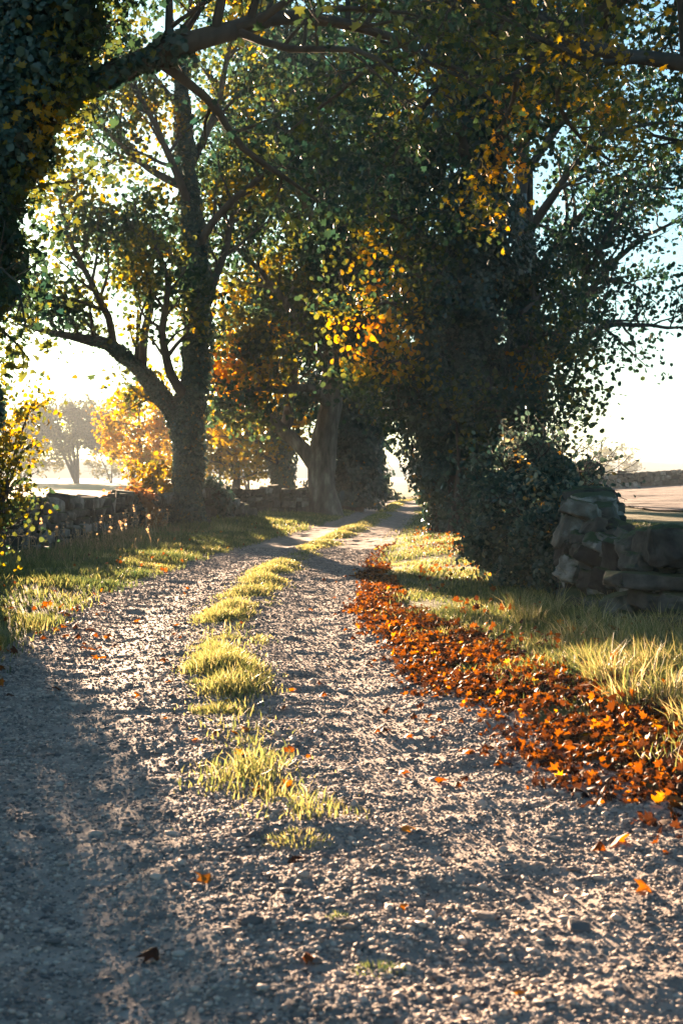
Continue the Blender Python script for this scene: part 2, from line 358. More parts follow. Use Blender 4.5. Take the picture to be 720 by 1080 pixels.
# --- right foreground tree, trunk outside the frame, boughs reach in
def tree_front_right():
    t = Tree(23); d = 17.0
    tp, base = with_base([np.array([6.6, 16, 0]), np.array([6.6, 16, 2.5]), np.array([6.5, 16.2, 5]), np.array([6.3, 16.5, 8]), np.array([6.2, 17, 12])])
    t.trunk(tp, [.6, .45, .4, .3, .1])
    K = dict(dens=(2.2, 3.0, 3.4), lenf=(.36, .45, .5))
    A = np.array([6.5, 16.2, 4.8])
    t.limb([A]+PX(14.5, (880, 130), (790, 90), (720, 66), (660, 60), (600, 42), (560, 12), (530, -20)), [.16, .12, .1, .085, .07, .055, .04, .02], **K)
    B = np.array([6.35, 16.4, 7.2])
    t.limb([B]+PX(19, (760, -80), (680, -20), (610, 30), (560, 68), (520, 84), (480, 76), (440, 60), (400, 50)), [.16, .12, .1, .085, .07, .055, .045, .03, .015], t0=.15, sag=.22, **K)
    t.limb(PX(19, (600, 36), (590, 90, 1), (600, 130, 1.6), (640, 165, 2), (690, 170, 2)), [.05, .04, .03, .02, .01], mx=2, dens=(3.4, 3.6), lenf=(.42, .5), sag=.15)
    t.limb(PX(19, (545, 75), (540, 110, .5), (520, 150, 1), (505, 190, 1.2), (480, 225, 1.4)), [.04, .034, .025, .02, .01], mx=2, dens=(3.6, 3.6), lenf=(.42, .5), sag=.15)
    t.limb(PX(19, (480, 76), (450, 110, -.5), (420, 150, -.8), (390, 190, -1)), [.035, .03, .02, .01], mx=2, dens=(3.6, 3.6), lenf=(.42, .5), sag=.15)
    t.limb(PX(19, (430, 55), (380, 80, 0), (330, 120, .5), (290, 150, 1)), [.035, .028, .02, .01], mx=2, dens=(3.2, 3.4), lenf=(.42, .5), sag=.1)
    t.limb([B]+PX(18, (720, -160), (600, -120), (500, -60, 1), (420, -10, 2), (360, 20, 3)), [.16, .12, .09, .07, .04, .02], **K)
    t.limb([A]+PX(18, (860, 200), (790, 170), (720, 150), (670, 140)), [.1, .07, .05, .03, .01], mx=2, dens=(3.2, 3.2), lenf=(.4, .5))
    t.limb([B, np.array([8, 15, 9]), np.array([10, 14, 10])], [.15, .1, .03], mx=2)
    t.limb([np.array([6.2, 17, 11.5]), np.array([5, 18, 13]), np.array([3, 19, 14])], [.1, .07, .02], mx=2)
    t.limb([np.array([6.2, 16.5, 9.5]), np.array([4.6, 17, 10]), np.array([2, 18, 10]), np.array([-.5, 19, 9.5])], [.12, .09, .06, .02], **K)
    t.foliage(8, .22, .115, T_MAPLE, .33, .07, .36, blobs=[(P(540, 160, 20), 1.5, .25), (P(480, 200, 20), 1.2, .2), (P(600, 150, 20), 1.3, .12)])
    t.finish('sycamore_tree', base, 'tree beyond the right wall whose yellowing leafy boughs hang into the top right')
# --- forked ivy tree on the left verge
def tree_left_fork():
    t = Tree(5); d = 39.0
    tp, base = with_base(PX(d, (199, 562), (198, 520), (196, 480), (197, 440), (203, 400), (207, 330), (207, 260), (200, 190), (194, 120), (188, 40)))
    p, r = t.trunk(tp, [.56, .36, .33, .34, .29, .24, .20, .16, .12, .05])
    t.add_ivy(p[:32], r[:32], .26, 1000, .085, .42, .22)
    for s_ in (-1, 1, .4): t.limb([base+[0, 0, .3], base+[s_*.5, -.2, .08], base+[s_*.9, -.3, -.1]], [.25, .16, .03], mx=0)
    K = dict(dens=(2.0, 2.6, 2.6), lenf=(.38, .45, .5))
    q, qr = t.limb(PX(d, (192, 448), (170, 418), (145, 388), (112, 363, -.5), (78, 352, -1), (45, 347, -1.5), (20, 340, -2)), [.27, .23, .19, .15, .10, .07, .03], t0=.35, **K)
    t.add_ivy(q[:8], qr[:8], .1, 700, .08, .3, .15)
    t.limb(PX(d, (150, 392), (152, 350, .6), (160, 310, 1.2), (150, 260, 2), (140, 210, 2.5)), [.14, .12, .1, .07, .02], **K)
    t.limb(PX(d, (120, 367), (115, 335, -1), (95, 300, -2), (75, 250, -2.5), (60, 200, -3)), [.12, .1, .08, .05, .02], **K)
    t.limb(PX(d, (197, 420), (180, 395, -1), (172, 350, -2), (176, 300, -3), (160, 240, -3.5)), [.16, .13, .1, .07, .02], **K)
    t.limb(PX(d, (206, 345), (222, 305, 1), (240, 255, 1.5), (250, 190, 2), (262, 120, 2)), [.15, .13, .1, .07, .02], **K)
    t.limb(PX(d, (206, 300), (180, 265, 1), (140, 235, 1.5), (95, 215, 2), (50, 200, 2)), [.15, .12, .09, .06, .02], **K)
    t.limb(PX(d, (206, 265), (235, 220, -1), (270, 190, -2), (310, 170, -2.5)), [.13, .1, .07, .02], **K)
    t.limb(PX(d, (203, 225), (180, 170, -1), (150, 110, -1.5), (120, 60, -2)), [.13, .1, .07, .02], **K)
    t.limb(PX(d, (199, 180), (225, 120, 1), (240, 60, 1.5), (250, 0, 2)), [.13, .1, .07, .02], **K)
    t.limb(PX(d, (194, 120), (150, 60, 1), (110, 10, 1.5)), [.1, .07, .02], **K)
    t.limb(PX(d, (190, 60), (200, 0, 0), (190, -50, 0)), [.08, .06, .02], **K)
    t.limb(PX(d, (200, 200), (160, 180, 1), (110, 140, 2), (70, 100, 3), (40, 60, 3)), [.13, .1, .07, .05, .02], **K)
    nA = len(t.anchors)
    t.limb(PX(d, (180, 425, .5), (155, 420, 2), (135, 405, 3)), [.07, .05, .02], mx=2, dens=(2.6, 3), lenf=(.4, .5))
    t.foliage(7, .30, .14, T_HEX, .30, .07, .36, blobs=[(P(150, 440, 41), 2.0, .35), (P(210, 270, 39), 2.2, .25), (P(60, 200, 39), 2.5, -.1)])
    t.finish('sycamore_tree', base, 'forked ivy-clad tree on the left verge in front of the stone wall')
# --- pale-trunked tree in the middle
def tree_middle():
    t = Tree(8); d = 53.0
    tp, base = with_base(PX(d, (344, 548), (340, 520), (339, 490), (346, 440), (352, 390), (348, 310), (343, 220), (338, 130), (336, 60)))
    p, r = t.trunk(tp, [.75, .55, .52, .42, .36, .3, .24, .16, .05], sides=16)
    K = dict(dens=(1.9, 2.4, 2.4), lenf=(.42, .46, .5))
    t.limb(PX(d, (336, 494), (318, 474), (295, 452), (268, 432, -1), (245, 412, -1.5), (224, 392, -2)), [.36, .3, .24, .18, .12, .04], t0=.4, up=.25, **K)
    t.limb(PX(d, (300, 456), (305, 425, 1), (310, 390, 1.5), (300, 350, 2), (285, 310, 2)), [.2, .17, .14, .1, .03], **K)
    t.limb(PX(d, (262, 428, -1), (258, 395, -2), (262, 365, -2.5), (250, 330, -3)), [.12, .1, .08, .02], **K)
    t.limb(PX(d, (348, 430), (325, 408, -2), (300, 412, -3), (268, 410, -4), (240, 418, -5)), [.18, .15, .11, .07, .02], t0=.4, **K)
    for k, pts in enumerate((((350, 400), (320, 350, -2), (285, 300, -3), (250, 260, -4), (225, 240, -4)),
                ((350, 370), (385, 330, 2), (400, 280, 3), (405, 220, 3)),
                ((350, 340), (370, 290, -3), (390, 240, -5), (400, 180, -6)),
                ((348, 320), (310, 260, 2), (280, 200, 3), (260, 130, 3)),
                ((347, 290), (375, 220, 2), (395, 150, 3), (400, 90, 3)),
                ((345, 260), (310, 190, -2), (290, 120, -3), (280, 60, -3)),
                ((343, 220), (360, 150, -1), (370, 90, -2), (380, 30, -2)),
                ((340, 170), (310, 110, 1), (300, 50, 2), (290, 0, 2)),
                ((350, 385), (335, 350, 3), (310, 330, 5), (270, 320, 6)),
                ((350, 380), (370, 360, -3), (392, 370, -4), (405, 400, -5)))):
        n = len(pts); t.limb(PX(d, *pts), list(np.linspace(.2, .03, n)), **K)
    t.foliage(9, .42, .19, T_HEX, .17, .06, .26, blobs=[(P(245, 400, 51), 3, .45), (P(240, 260, 50), 3, .2), (P(280, 430, 52), 2, .3)])
    t.finish('sycamore_tree', base, 'tree with thick pale bare trunk beyond the second piece of wall on the left', bark='palebark')
# --- row of ivy trees along the left of the lane, farther on
def trees_row():
    labs = ['ivy-swathed tree standing right behind the pale-trunked tree by the lane', 'second ivy-swathed tree of the far row left of the lane',
            'farthest tree of the row on the left, slim bare trunk where the lane bends']
    for i, (px, d, rr, ht) in enumerate(((371, 61, .45, 13), (381, 74, .42, 13), (391, 88, .5, 15))):
        t = Tree(40+i); x = (px-360)/F*d; z = H1(x, d)
        pts = [np.array([x+.2*math.sin(k*1.7+i), d, z-.2+ht*k/6]) for k in range(7)]
        p, r = t.trunk(pts, [rr*1.2, rr, rr*.85, rr*.7, rr*.5, rr*.35, .05], sides=10)
        n0 = 6 if i < 2 else 12
        t.add_ivy(p[1:], r[1:], 1.45 if i < 2 else .5, 330, .17, .25, .15)
        for k in range(11):
            hgt = (.30 if i < 2 else .36)*ht+ht*.62*k/11; a = k*2.4+i; L = (3.4 if i < 2 else 4.0)*(1-.4*k/11)
            if math.cos(a) > 0: L *= .62
            j = np.array([x, d, z+hgt]); e = np.array([math.cos(a), math.sin(a), 0])
            dr = -.9 if (i < 2 and k < 4) else .6
            t.limb([j, j+e*L*.5+[0, 0, .6], j+e*L+[0, 0, .6+dr]], [.14, .09, .02], dens=(1.8, 2.2, 2), lenf=(.5, .45, .5), mx=2, sides=6)
        t.foliage(8, .5, .26, T_HEX, .14, .1, .15)
        t.finish('ivy_tree', np.array([x, d, z]), labs[i], group='trees in the row on the left of the lane')
# --- big ivy tree right of the lane
def tree_right_ivy():
    t = Tree(77); d = 34.0
    tp, base = with_base(PX(d, (488, 572), (486, 520), (487, 460), (492, 380), (498, 290), (503, 190), (507, 90), (512, -20), (515, -120)))
    p, r = t.trunk(tp, [.75, .55, .52, .5, .42, .34, .26, .18, .06], sides=14)
    t.add_ivy(p[:20], r[:20], .42, 620, .10, .3, .2)
    t.add_ivy(p[8:], r[8:], 1.2, 480, .11, .25, .18)
    q, qr = t.trunk(PX(d, (478, 560, -.2), (462, 510, -.4), (452, 450, -.6), (448, 380, -.8), (446, 300, -1), (440, 220, -1), (430, 140, -1.4)), [.2, .17, .16, .15, .13, .1, .04], sides=8)
    t.add_ivy(q, qr, .85, 520, .10, .35, .2)
    q, qr = t.trunk(PX(d, (500, 555, .6), (512, 480, .8), (535, 410, 1), (550, 340, 1.2), (556, 260, 1.4), (560, 180, 1.6)), [.25, .22, .2, .17, .14, .05], sides=8)
    t.add_ivy(q[5:16], qr[5:16], .8, 520, .10, .3, .18)
    tube(t.wood, np.array(PX(d-1.0, (474, 560), (480, 520), (484, 490), (483, 470), (480, 440))), [.07, .055, .05, .045, .03], 6)
    K = dict(dens=(2.0, 2.6, 2.6), lenf=(.40, .45, .5))
    L = [((498, 330), (470, 300, -1), (440, 280, -2), (410, 270, -2.5)),
         ((500, 200), (540, 160, -1), (580, 130, -1.5), (620, 120, -2)),
         ((500, 240), (460, 190, 1), (420, 150, 2), (390, 120, 2)),
         ((503, 200), (480, 130, -2), (450, 80, -3), (420, 30, -4)),
         ((503, 170), (550, 120, -2), (590, 80, -3), (630, 60, -3)),
         ((505, 140), (560, 90, 1), (600, 30, 2), (640, 0, 2)),
         ((506, 120), (460, 60, 1), (430, 0, 2), (400, -40, 2)),
         ((508, 70), (540, 20, -2), (580, -30, -2)),
         ((510, 30), (470, -20, -2), (440, -70, -2)),
         ((446, 300), (430, 260, 0), (410, 220, 1), (390, 200, 1)),
         ((440, 220), (420, 180, -1), (400, 140, -2))]
    for pts in L: t.limb(PX(d, *pts), list(np.linspace(.17, .03, len(pts))), **K)
    # shaded skirts of foliage on the right of the trunk and brown leaves under them
    for pts in (((540, 400), (570, 390, 0), (590, 400, .5), (600, 425, 1)), ((530, 430), (555, 430, -.5), (575, 440, -.8), (585, 460, -1)),
                ((545, 370), (580, 350, -1), (600, 360, -1.5)), ((515, 400, -1), (520, 420, -2), (535, 450, -2.4), (545, 475, -2.5)),
                ((550, 330), (575, 310, 1), (590, 330, 1.5)), ((460, 440, -.6), (430, 420, -1), (415, 430, -1.2)), ((452, 400, -.8), (425, 400, -1.5), (410, 420, -1.8))):
        t.limb(PX(d, *pts), list(np.linspace(.06, .012, len(pts))), mx=2, dens=(6, 5), lenf=(.6, .55), sag=.12)
    # orange bough over the lane
    for pts in (((470, 350, -.8), (440, 335, -2), (410, 322, -3), (375, 330, -3.6), (350, 348, -4)), ((455, 400, -.8), (430, 385, -1.6), (405, 385, -2.3), (385, 405, -2.6)),
                ((455, 310, -1), (430, 280, -2), (405, 262, -2.6), (380, 268, -3)), ((460, 260, -1), (430, 235, -2.5), (395, 225, -3.5), (360, 240, -4.5)), ((452, 430, -.8), (432, 425, -1.2), (418, 435, -1.3))):
        t.limb(PX(d, *pts), list(np.linspace(.06, .012, len(pts))), mx=2, dens=(2.8, 3.2), lenf=(.30, .5), sag=.1)
    t.foliage(9, .36, .125, T_HEX, .16, .1, .2, blobs=[(P(395, 340, 31), 1.7, .34), (P(395, 250, 31), 1.6, .22), (P(500, 400, 33), 2.6, .16), (P(580, 400, 34), 1.6, .22), (P(370, 345, 31), .8, .35), (P(570, 420, 34), 1.2, .4), (P(560, 380, 34), 1.2, .2), (P(430, 380, 32), .8, .5)])
    t.finish('ivy_tree', base, 'massive ivy-smothered tree beside the right of the lane, darkest trunk in view')
# --- tree behind it with limbs fanning right
def tree_right_back():
    t = Tree(91); d = 44.0
    tp, base = with_base(PX(d, (560, 554), (560, 480), (562, 400), (558, 330), (552, 250), (550, 170), (560, 90), (575, 20)))
    t.trunk(tp, [.55, .45, .42, .36, .3, .22, .14, .05])
    K = dict(dens=(2.1, 2.7, 2.6), lenf=(.36, .46, .5))
    L = [(((562, 395), (590, 350), (615, 300), (640, 245, -1), (665, 200, -1)), .2),
         (((563, 390), (600, 350, 1), (625, 300, 2), (660, 262, 2), (700, 240, 3), (740, 225, 3)), .17),
         (((564, 385), (600, 368, -1), (635, 345, -2), (670, 343, -2), (705, 348, -3), (735, 340, -3)), .13),
         
         (((557, 300), (600, 240, 2), (650, 190, 3), (700, 160, 3)), .16),
         (((553, 250), (600, 180, -1), (650, 130, -1), (690, 100, -1)), .16),
         (((550, 190), (600, 120, 1), (650, 70, 2), (690, 40, 2)), .15),
         (((552, 150), (530, 90, 1), (510, 40, 2)), .12), (((560, 90), (600, 30, -1), (640, -30, -1)), .12), (((565, 60), (540, 0, 1), (530, -50, 1)), .1),
         (((650, 185, 3), (700, 200, 2), (740, 190, 1)), .07), (((640, 140, -1), (700, 130, -1), (760, 150, -2)), .08)]
    for pts, rr in L: t.limb(PX(d, *pts), list(np.linspace(rr, .025, len(pts))), up=.1, **K)
    t.foliage(4, .26, .15, T_HEX, .13, .08, .15)
    t.finish('sycamore_tree', base, 'tree behind the ivy-smothered trunk with long limbs fanning out to the right')
    # far tree right of the lane, sprays of branches seen over the bend
    t = Tree(92); x, d = 7.2, 82.0; z = H1(x, d)
    p, r = t.trunk([np.array([x, d, z-.2]), np.array([x, d, 3]), np.array([x-.3, d, 7]), np.array([x, d, 12])], [.5, .4, .3, .08])
    for k in range(10):
        a = 2.2+k*.42*(1 if k % 2 else -1)*.8; h = 3.2+k*.85; e = np.array([math.cos(a), math.sin(a)*.8, 0]); j = np.array([x-.1, d, h])
        t.limb([j, j+e*2.2+[0, 0, .5], j+e*4.6+[0, 0, .4]], [.15, .1, .02], mx=2, dens=(2.4, 2.4), lenf=(.5, .5))
    t.foliage(3, .38, .30, T_HEX, .15, .08, .12)
    t.finish('sycamore_tree', np.array([x, d, z]), 'far tree on the right of the lane whose dark sprays overhang the bend')
# --- yellow tree behind the second wall
def tree_yellow():
    t = Tree(61); x, d = P(297, 500, 68)[0], 68.0; z = H1(x, d)
    p, r = t.trunk([np.array([x, d, z-.2]), np.array([x, d, 1.5]), np.array([x-.1, d, 3.4]), np.array([x+.3, d, 6]), np.array([x, d, 9])], [.5, .42, .36, .25, .06])
    t.add_ivy(p[:14], r[:14], .35, 260, .15, .72, .1)
    for pts in (((295, 480), (275, 470), (255, 455, 1), (238, 448, 1), (225, 455, 1)), ((297, 470), (310, 440), (320, 410)), ((296, 450), (280, 420, 2), (260, 390, 3), (235, 370, 3)),
                ((297, 490), (282, 484, -1), (270, 476, -2)), ((299, 430), (290, 390), (270, 350)), ((296, 462), (270, 440, 3), (245, 425, 4)), ((297, 485), (308, 475, 1), (318, 465, 2)), ((298, 455), (275, 430, -2), (262, 410, -3), (245, 400, -3))):
        t.limb(PX(d, *pts), list(np.linspace(.15, .03, len(pts))), mx=2, dens=(2.6, 2.8), lenf=(.5, .5), sag=.06)
    t.foliage(4, .36, .24, T_HEX, .66, .1, .12)
    t.finish('sycamore_tree', np.array([x, d, z]), 'small golden-leaved tree glowing behind the second piece of wall')
def tree_gold(seed, px, d, ht, wid, label, tb=.66):
    t = Tree(seed); rng = t.rng; x = (px-360)/F*d; z = H1(x, d)
    p, r = t.trunk([np.array([x, d, z-.2]), np.array([x+.1, d, z+ht*.3]), np.array([x-.1, d, z+ht*.6]), np.array([x, d, z+ht*.95])], [.28, .2, .13, .03], sides=8)
    for k in range(20):
        h = .22+.7*k/20; L = wid*.5*math.sqrt(max(.12, 1-((h-.55)/.52)**2))*rng.uniform(.7, 1.2); b = k*2.4; e = np.array([math.cos(b), math.sin(b), 0]); j = np.array([np.interp(z+ht*h, p[:, 2], p[:, c]) for c in range(3)])
        t.limb([j, j+e*L*.5+[0, 0, .4], j+e*L+[0, 0, .5]], [.08, .05, .02], mx=2, dens=(2.6, 2.8), lenf=(.45, .5))
    t.foliage(6, .4, .26, T_HEX, tb, .1, .15)
    t.finish('field_tree', np.array([x, d, z]), label)
# --- misty trees far off
def tree_far(seed, px, d, ht, wid, label, leafs=.7, per=3, multi=3, tb=.3, lim=26, low=.3):
    t = Tree(seed); rng = t.rng; x = (px-360)/F*d; z = H1(x, d)
    for m in range(multi):
        a = rng.uniform(0, 6.28); o = np.array([math.cos(a), math.sin(a)*.5, 0])*wid*.22*(m > 0)
        p, r = t.trunk([np.array([x, d, z-.3])+o*.05, np.array([x, d, z+ht*.35])+o*.6, np.array([x, d, z+ht*.7])+o*1.3, np.array([x, d, z+ht*.97])+o*1.8], [ht*.026, ht*.02, ht*.012, .03], step=1., sides=7)
        for k in range(lim//multi):
            h = low+(.95-low)*rng.random(); L = wid*.5*math.sqrt(max(.1, 1-((h-.55)/.5)**2)); b = rng.uniform(0, 6.28)
            j = np.array([np.interp(z+ht*h, p[:, 2], p[:, c]) for c in range(3)]); e = np.array([math.cos(b), math.sin(b), 0])
            t.limb([j, j+e*L*.5+[0, 0, ht*.06], j+e*L+[0, 0, ht*.10]], [ht*.008, ht*.005, .03], mx=2, dens=(.55, .9), lenf=(.45, .5), step=1, sides=5, minlen=.8)
    t.foliage(per, .55*ht/14, leafs*ht/14, T_KITE, tb, .12, .2)
    return t.finish('field_tree', np.array([x, d, z]), label, group='hazy trees beyond the walls', leaf='hazeleaf')
if exec_trees:
    tree_front_left(); tree_front_right(); tree_left_fork(); tree_middle(); trees_row(); tree_right_ivy(); tree_right_back(); tree_yellow()
    tree_gold(71, 148, 118, 9.2, 7.2, 'golden sunlit tree behind the long wall just left of the forked tree', .72)
    tree_gold(72, 248, 84, 5.5, 5.5, 'pale golden tree behind the wall between the forked tree and the pale trunk')
    tree_far(101, 82, 340, 18.0, 27, 'tall hazy tree with several bare stems in the misty field on the left', .55, 3, 4, .2, 44, .42)
    tree_far(102, 22, 370, 13, 24, 'low hazy tree left of the tall misty one', .7, 4, 2, .3, 26, .2)
    tree_far(103, 118, 370, 9, 16, 'small hazy tree just right of the tall misty one', .9, 4, 2, .3, 20, .1)
    tree_far(104, 165, 200, 8, 15, 'misty rounded tree seen behind the forked ivy tree', .7, 4, 2, .4, 26, .15)
    tree_far(105, 232, 120, 5.6, 7, 'pale gold hazy tree behind the gap in the left wall', .8, 5, 2, .8, 26, .1)
    tree_far(106, 262, 170, 7, 9, 'grey hazy tree between the forked tree and the pale trunk', .7, 4, 2, .3, 24, .15)
    tree_far(107, 632, 420, 8.5, 12, 'left of the two faint trees on the skyline over the ploughed field', 1., 5, 1, .2, 22, .05)
    tree_far(108, 652, 440, 9.5, 14, 'right of the two faint trees on the skyline over the ploughed field', 1., 5, 1, .2, 22, .05)

# ------------------------------------------------------------------ ground
def axis(segs):
    out = []
    for a, b, n in segs: out.append(np.linspace(a, b, n, endpoint=False))
    return np.concatenate(out+[[segs[-1][1]]])
gx = axis([(-1500, -300, 12), (-300, -60, 24), (-60, -14, 46), (-14, 14, 187), (14, 60, 46), (60, 300, 24), (300, 1500, 12)])
gyv = axis([(-40, 0, 20), (0, 30, 200), (30, 60, 120), (60, 130, 140), (130, 300, 60), (300, 1500, 40)])
X, Y = np.meshgrid(gx, gyv); Z = Hs(X, Y)
u = np.abs(X-xc(Y)); Z = Z-.09*(1-sstep(hw(Y)-.02, hw(Y)+.22, u))*(1-sstep(112, 120, Y))
nx, ny = len(gx), len(gyv)
i = (np.arange(ny-1)[:, None]*nx+np.arange(nx-1)[None]).ravel()
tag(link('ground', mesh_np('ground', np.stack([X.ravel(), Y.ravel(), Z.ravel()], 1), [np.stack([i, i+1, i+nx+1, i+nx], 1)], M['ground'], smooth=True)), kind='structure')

# gravel track: fine sheet following the lane
def track_z(X, Y):
    lod = np.clip(1.3-Y/40, .25, 1)
    z = Hs(X, Y)
    z = z + .016*fbm(X*3, Y*3, 0, 51, 3) + lod*(.35+.65*sstep(.1, .55, np.abs(np.abs(X-xc(Y))-hw(Y)*.5)))*(.006*np.abs(fbm(X*15, Y*15, 0, 61, 3)) + .0050*fbm(X*45, Y*45, 0, 71, 2))
    return z
ys = [1.2]
while ys[-1] < 118: ys.append(ys[-1]+max(.011, .0022*ys[-1]))
ys = np.array(ys); uu = np.linspace(-1, 1, 340)
Y = np.repeat(ys[:, None], len(uu), 1); X = xc(Y)+uu[None]*(hw(Y)+.35)
Z = track_z(X, Y); Z = Z-.12*sstep(hw(Y)+.12, hw(Y)+.35, np.abs(X-xc(Y)))
i = (np.arange(len(ys)-1)[:, None]*len(uu)+np.arange(len(uu)-1)[None]).ravel(); nx = len(uu)
tag(link('gravel_track', mesh_np('gravel_track', np.stack([X.ravel(), Y.ravel(), Z.ravel()], 1), [np.stack([i, i+1, i+nx+1, i+nx], 1)], M['gravel'], smooth=True)), kind='structure')

# ploughed field on the right
def sheet(name, x0, x1, y0, y1, nx, ny, mat, lift, edge=None):
    a = np.linspace(x0, x1, nx); b = np.linspace(y0, y1, ny); X, Y = np.meshgrid(a, b)
    if edge: X = X+edge*(fbm(Y*.1, X*0, 0, 3, 2))
    Z = Hs(X, Y)+lift+.06*np.abs(vnoise(X*.1, Y*1.1, 0, 4))
    i = (np.arange(ny-1)[:, None]*nx+np.arange(nx-1)[None]).ravel()
    return tag(link(name, mesh_np(name, np.stack([X.ravel(), Y.ravel(), Z.ravel()], 1), [np.stack([i, i+1, i+nx+1, i+nx], 1)], mat, smooth=True)), kind='structure')
sheet('ploughed_field', 12.5, 160, 56, 117, 120, 220, M['soil'], .05, .6)

# hills on the horizon
rng = np.random.default_rng(3)
a = np.linspace(-1400, 1400, 140); b = np.linspace(1180, 1450, 14); X, Y = np.meshgrid(a, b)
Z = -3+(15+7*fbm(X*.004, Y*.002, 0, 8, 3)+1.2*fbm(X*.06, Y*.02, 0, 12, 2))*np.sin((Y-1180)/270*math.pi)
i = (np.arange(13)[:, None]*140+np.arange(139)[None]).ravel()
tag(link('hills', mesh_np('hills', np.stack([X.ravel(), Y.ravel(), Z.ravel()], 1), [np.stack([i, i+1, i+141, i+140], 1)], M['hill'], smooth=True)), kind='structure')

# ------------------------------------------------------------------ gravel stones (stuff) and single stones
def ico(sub):
    bm = bmesh.new(); bmesh.ops.create_icosphere(bm, subdivisions=sub, radius=1)
    V = np.array([v.co[:] for v in bm.verts]); Fc = np.array([[v.index for v in f.verts] for f in bm.faces]); bm.free(); return V, Fc
ICO = {k: ico(k) for k in (1, 2, 3, 4)}
rng = np.random.default_rng(1)
n = 150000
d = 2.6*np.exp(rng.random(n)*math.log(30/2.6)); d = d**1.0
uo = rng.uniform(-1, 1, n)*(hw(d)+.1); x = xc(d)+uo
kp = rng.random(n) > .4*np.exp(-((np.abs(uo)-hw(d)*.5)/.33)**2); d, uo, x = d[kp], uo[kp], x[kp]; n = len(d)
sz = .0032+.009*rng.random(n)**3.2+.0002*d
k = rng.random(n) < .012; sz[k] += rng.uniform(.006, .02, k.sum())
z = track_z(x, d)+sz*.15
V0, F0 = ICO[1]
ang = rng.uniform(0, 6.28, n); ca, sa = np.cos(ang), np.sin(ang)
sc = np.stack([rng.uniform(.8, 1.5, n), rng.uniform(.6, 1.1, n), rng.uniform(.35, .8, n)], 1)
W = V0[None]*(1+.35*rng.uniform(-1, 1, (n, len(V0)))[:, :, None])*sc[:, None]*sz[:, None, None]
Vp = np.stack([W[..., 0]*ca[:, None]-W[..., 1]*sa[:, None]+x[:, None], W[..., 0]*sa[:, None]+W[..., 1]*ca[:, None]+d[:, None], W[..., 2]+z[:, None]], -1)
Fp = (F0[None]+(np.arange(n)*len(V0))[:, None, None]).reshape(-1, 3)
o = link('gravel_stones', mesh_np('gravel_stones', Vp.reshape(-1, 3), [Fp], M['pebble'], np.repeat(rng.random(n), len(V0))))
tag(o, 'loose grey-pink gravel strewn over the lane', 'gravel', kind='stuff')

def rock_proto(seed, detail):
    rs = np.random.default_rng(seed); bm = bmesh.new()
    for sx in (-1, 1):
        for sy in (-1, 1):
            for sz_ in (-1, 1):
                for _ in range(2): bm.verts.new((sx*rs.uniform(.62, 1), sy*rs.uniform(.62, 1), sz_*rs.uniform(.60, 1)))
    for _ in range(5):
        v = rs.normal(size=3); v /= np.abs(v).max(); bm.verts.new(tuple(v*1.02))
    r = bmesh.ops.convex_hull(bm, input=bm.verts[:])
    bmesh.ops.delete(bm, geom=list({g_ for g_ in r['geom_interior'] if isinstance(g_, bmesh.types.BMVert)}), context='VERTS')
    bmesh.ops.dissolve_limit(bm, angle_limit=R(12), verts=bm.verts[:], edges=bm.edges[:])
    bmesh.ops.bevel(bm, geom=bm.edges[:], offset=.07, segments=2, affect='EDGES', profile=.6)
    bmesh.ops.triangulate(bm, faces=bm.faces[:])
    if detail: bmesh.ops.subdivide_edges(bm, edges=[e for e in bm.edges if e.calc_length() > .22], cuts=detail, use_grid_fill=True); bmesh.ops.triangulate(bm, faces=bm.faces[:])
    bm.verts.index_update()
    V = np.array([v.co[:] for v in bm.verts]); Fc = np.array([[v.index for v in f.verts] for f in bm.faces]); bm.free()
    return V, Fc
ROCK_HI = [rock_proto(900+k, 4) for k in range(14)]; ROCK_LO = [rock_proto(950+k, 0) for k in range(14)]
def stone_geo(g, c, size, rz, seed, sub=2, box=.55, tilt=(0, 0), nz=.13, tint=None):
    rs = np.random.default_rng(seed); V, Fc = (ROCK_HI if sub >= 3 else ROCK_LO)[int(rs.integers(14))]
    p = V*np.array([rs.choice([-1, 1]), rs.choice([-1, 1]), 1.]); 
    if p[0, 0]*V[0, 0]*p[0, 1]*V[0, 1] < 0: Fc = Fc[:, ::-1]
    p = p*np.array(size)/2; nrm = p/np.maximum(1e-6, np.linalg.norm(p, axis=1))[:, None]
    o = rs.uniform(0, 50, 3); m_ = float(np.min(size))
    p = p+nrm*(m_*.10*fbm(p[:, 0]*3+o[0], p[:, 1]*3+o[1], p[:, 2]*3+o[2], 7, 2))[:, None]
    if sub >= 3: p = p+nrm*(m_*.085*fbm(p[:, 0]*16+o[0], p[:, 1]*16+o[1], p[:, 2]*24+o[2], 9, 4))[:, None]
    a, b = tilt; ca, sa = math.cos(a), math.sin(a)
    p = np.stack([p[:, 0], p[:, 1]*ca-p[:, 2]*sa, p[:, 1]*sa+p[:, 2]*ca], 1)
    ca, sa = math.cos(b), math.sin(b); p = np.stack([p[:, 0]*ca+p[:, 2]*sa, p[:, 1], -p[:, 0]*sa+p[:, 2]*ca], 1)
    ca, sa = math.cos(rz), math.sin(rz); p = np.stack([p[:, 0]*ca-p[:, 1]*sa, p[:, 0]*sa+p[:, 1]*ca, p[:, 2]], 1)
    g.add(p+np.array(c), [Fc], rs.random() if tint is None else tint)

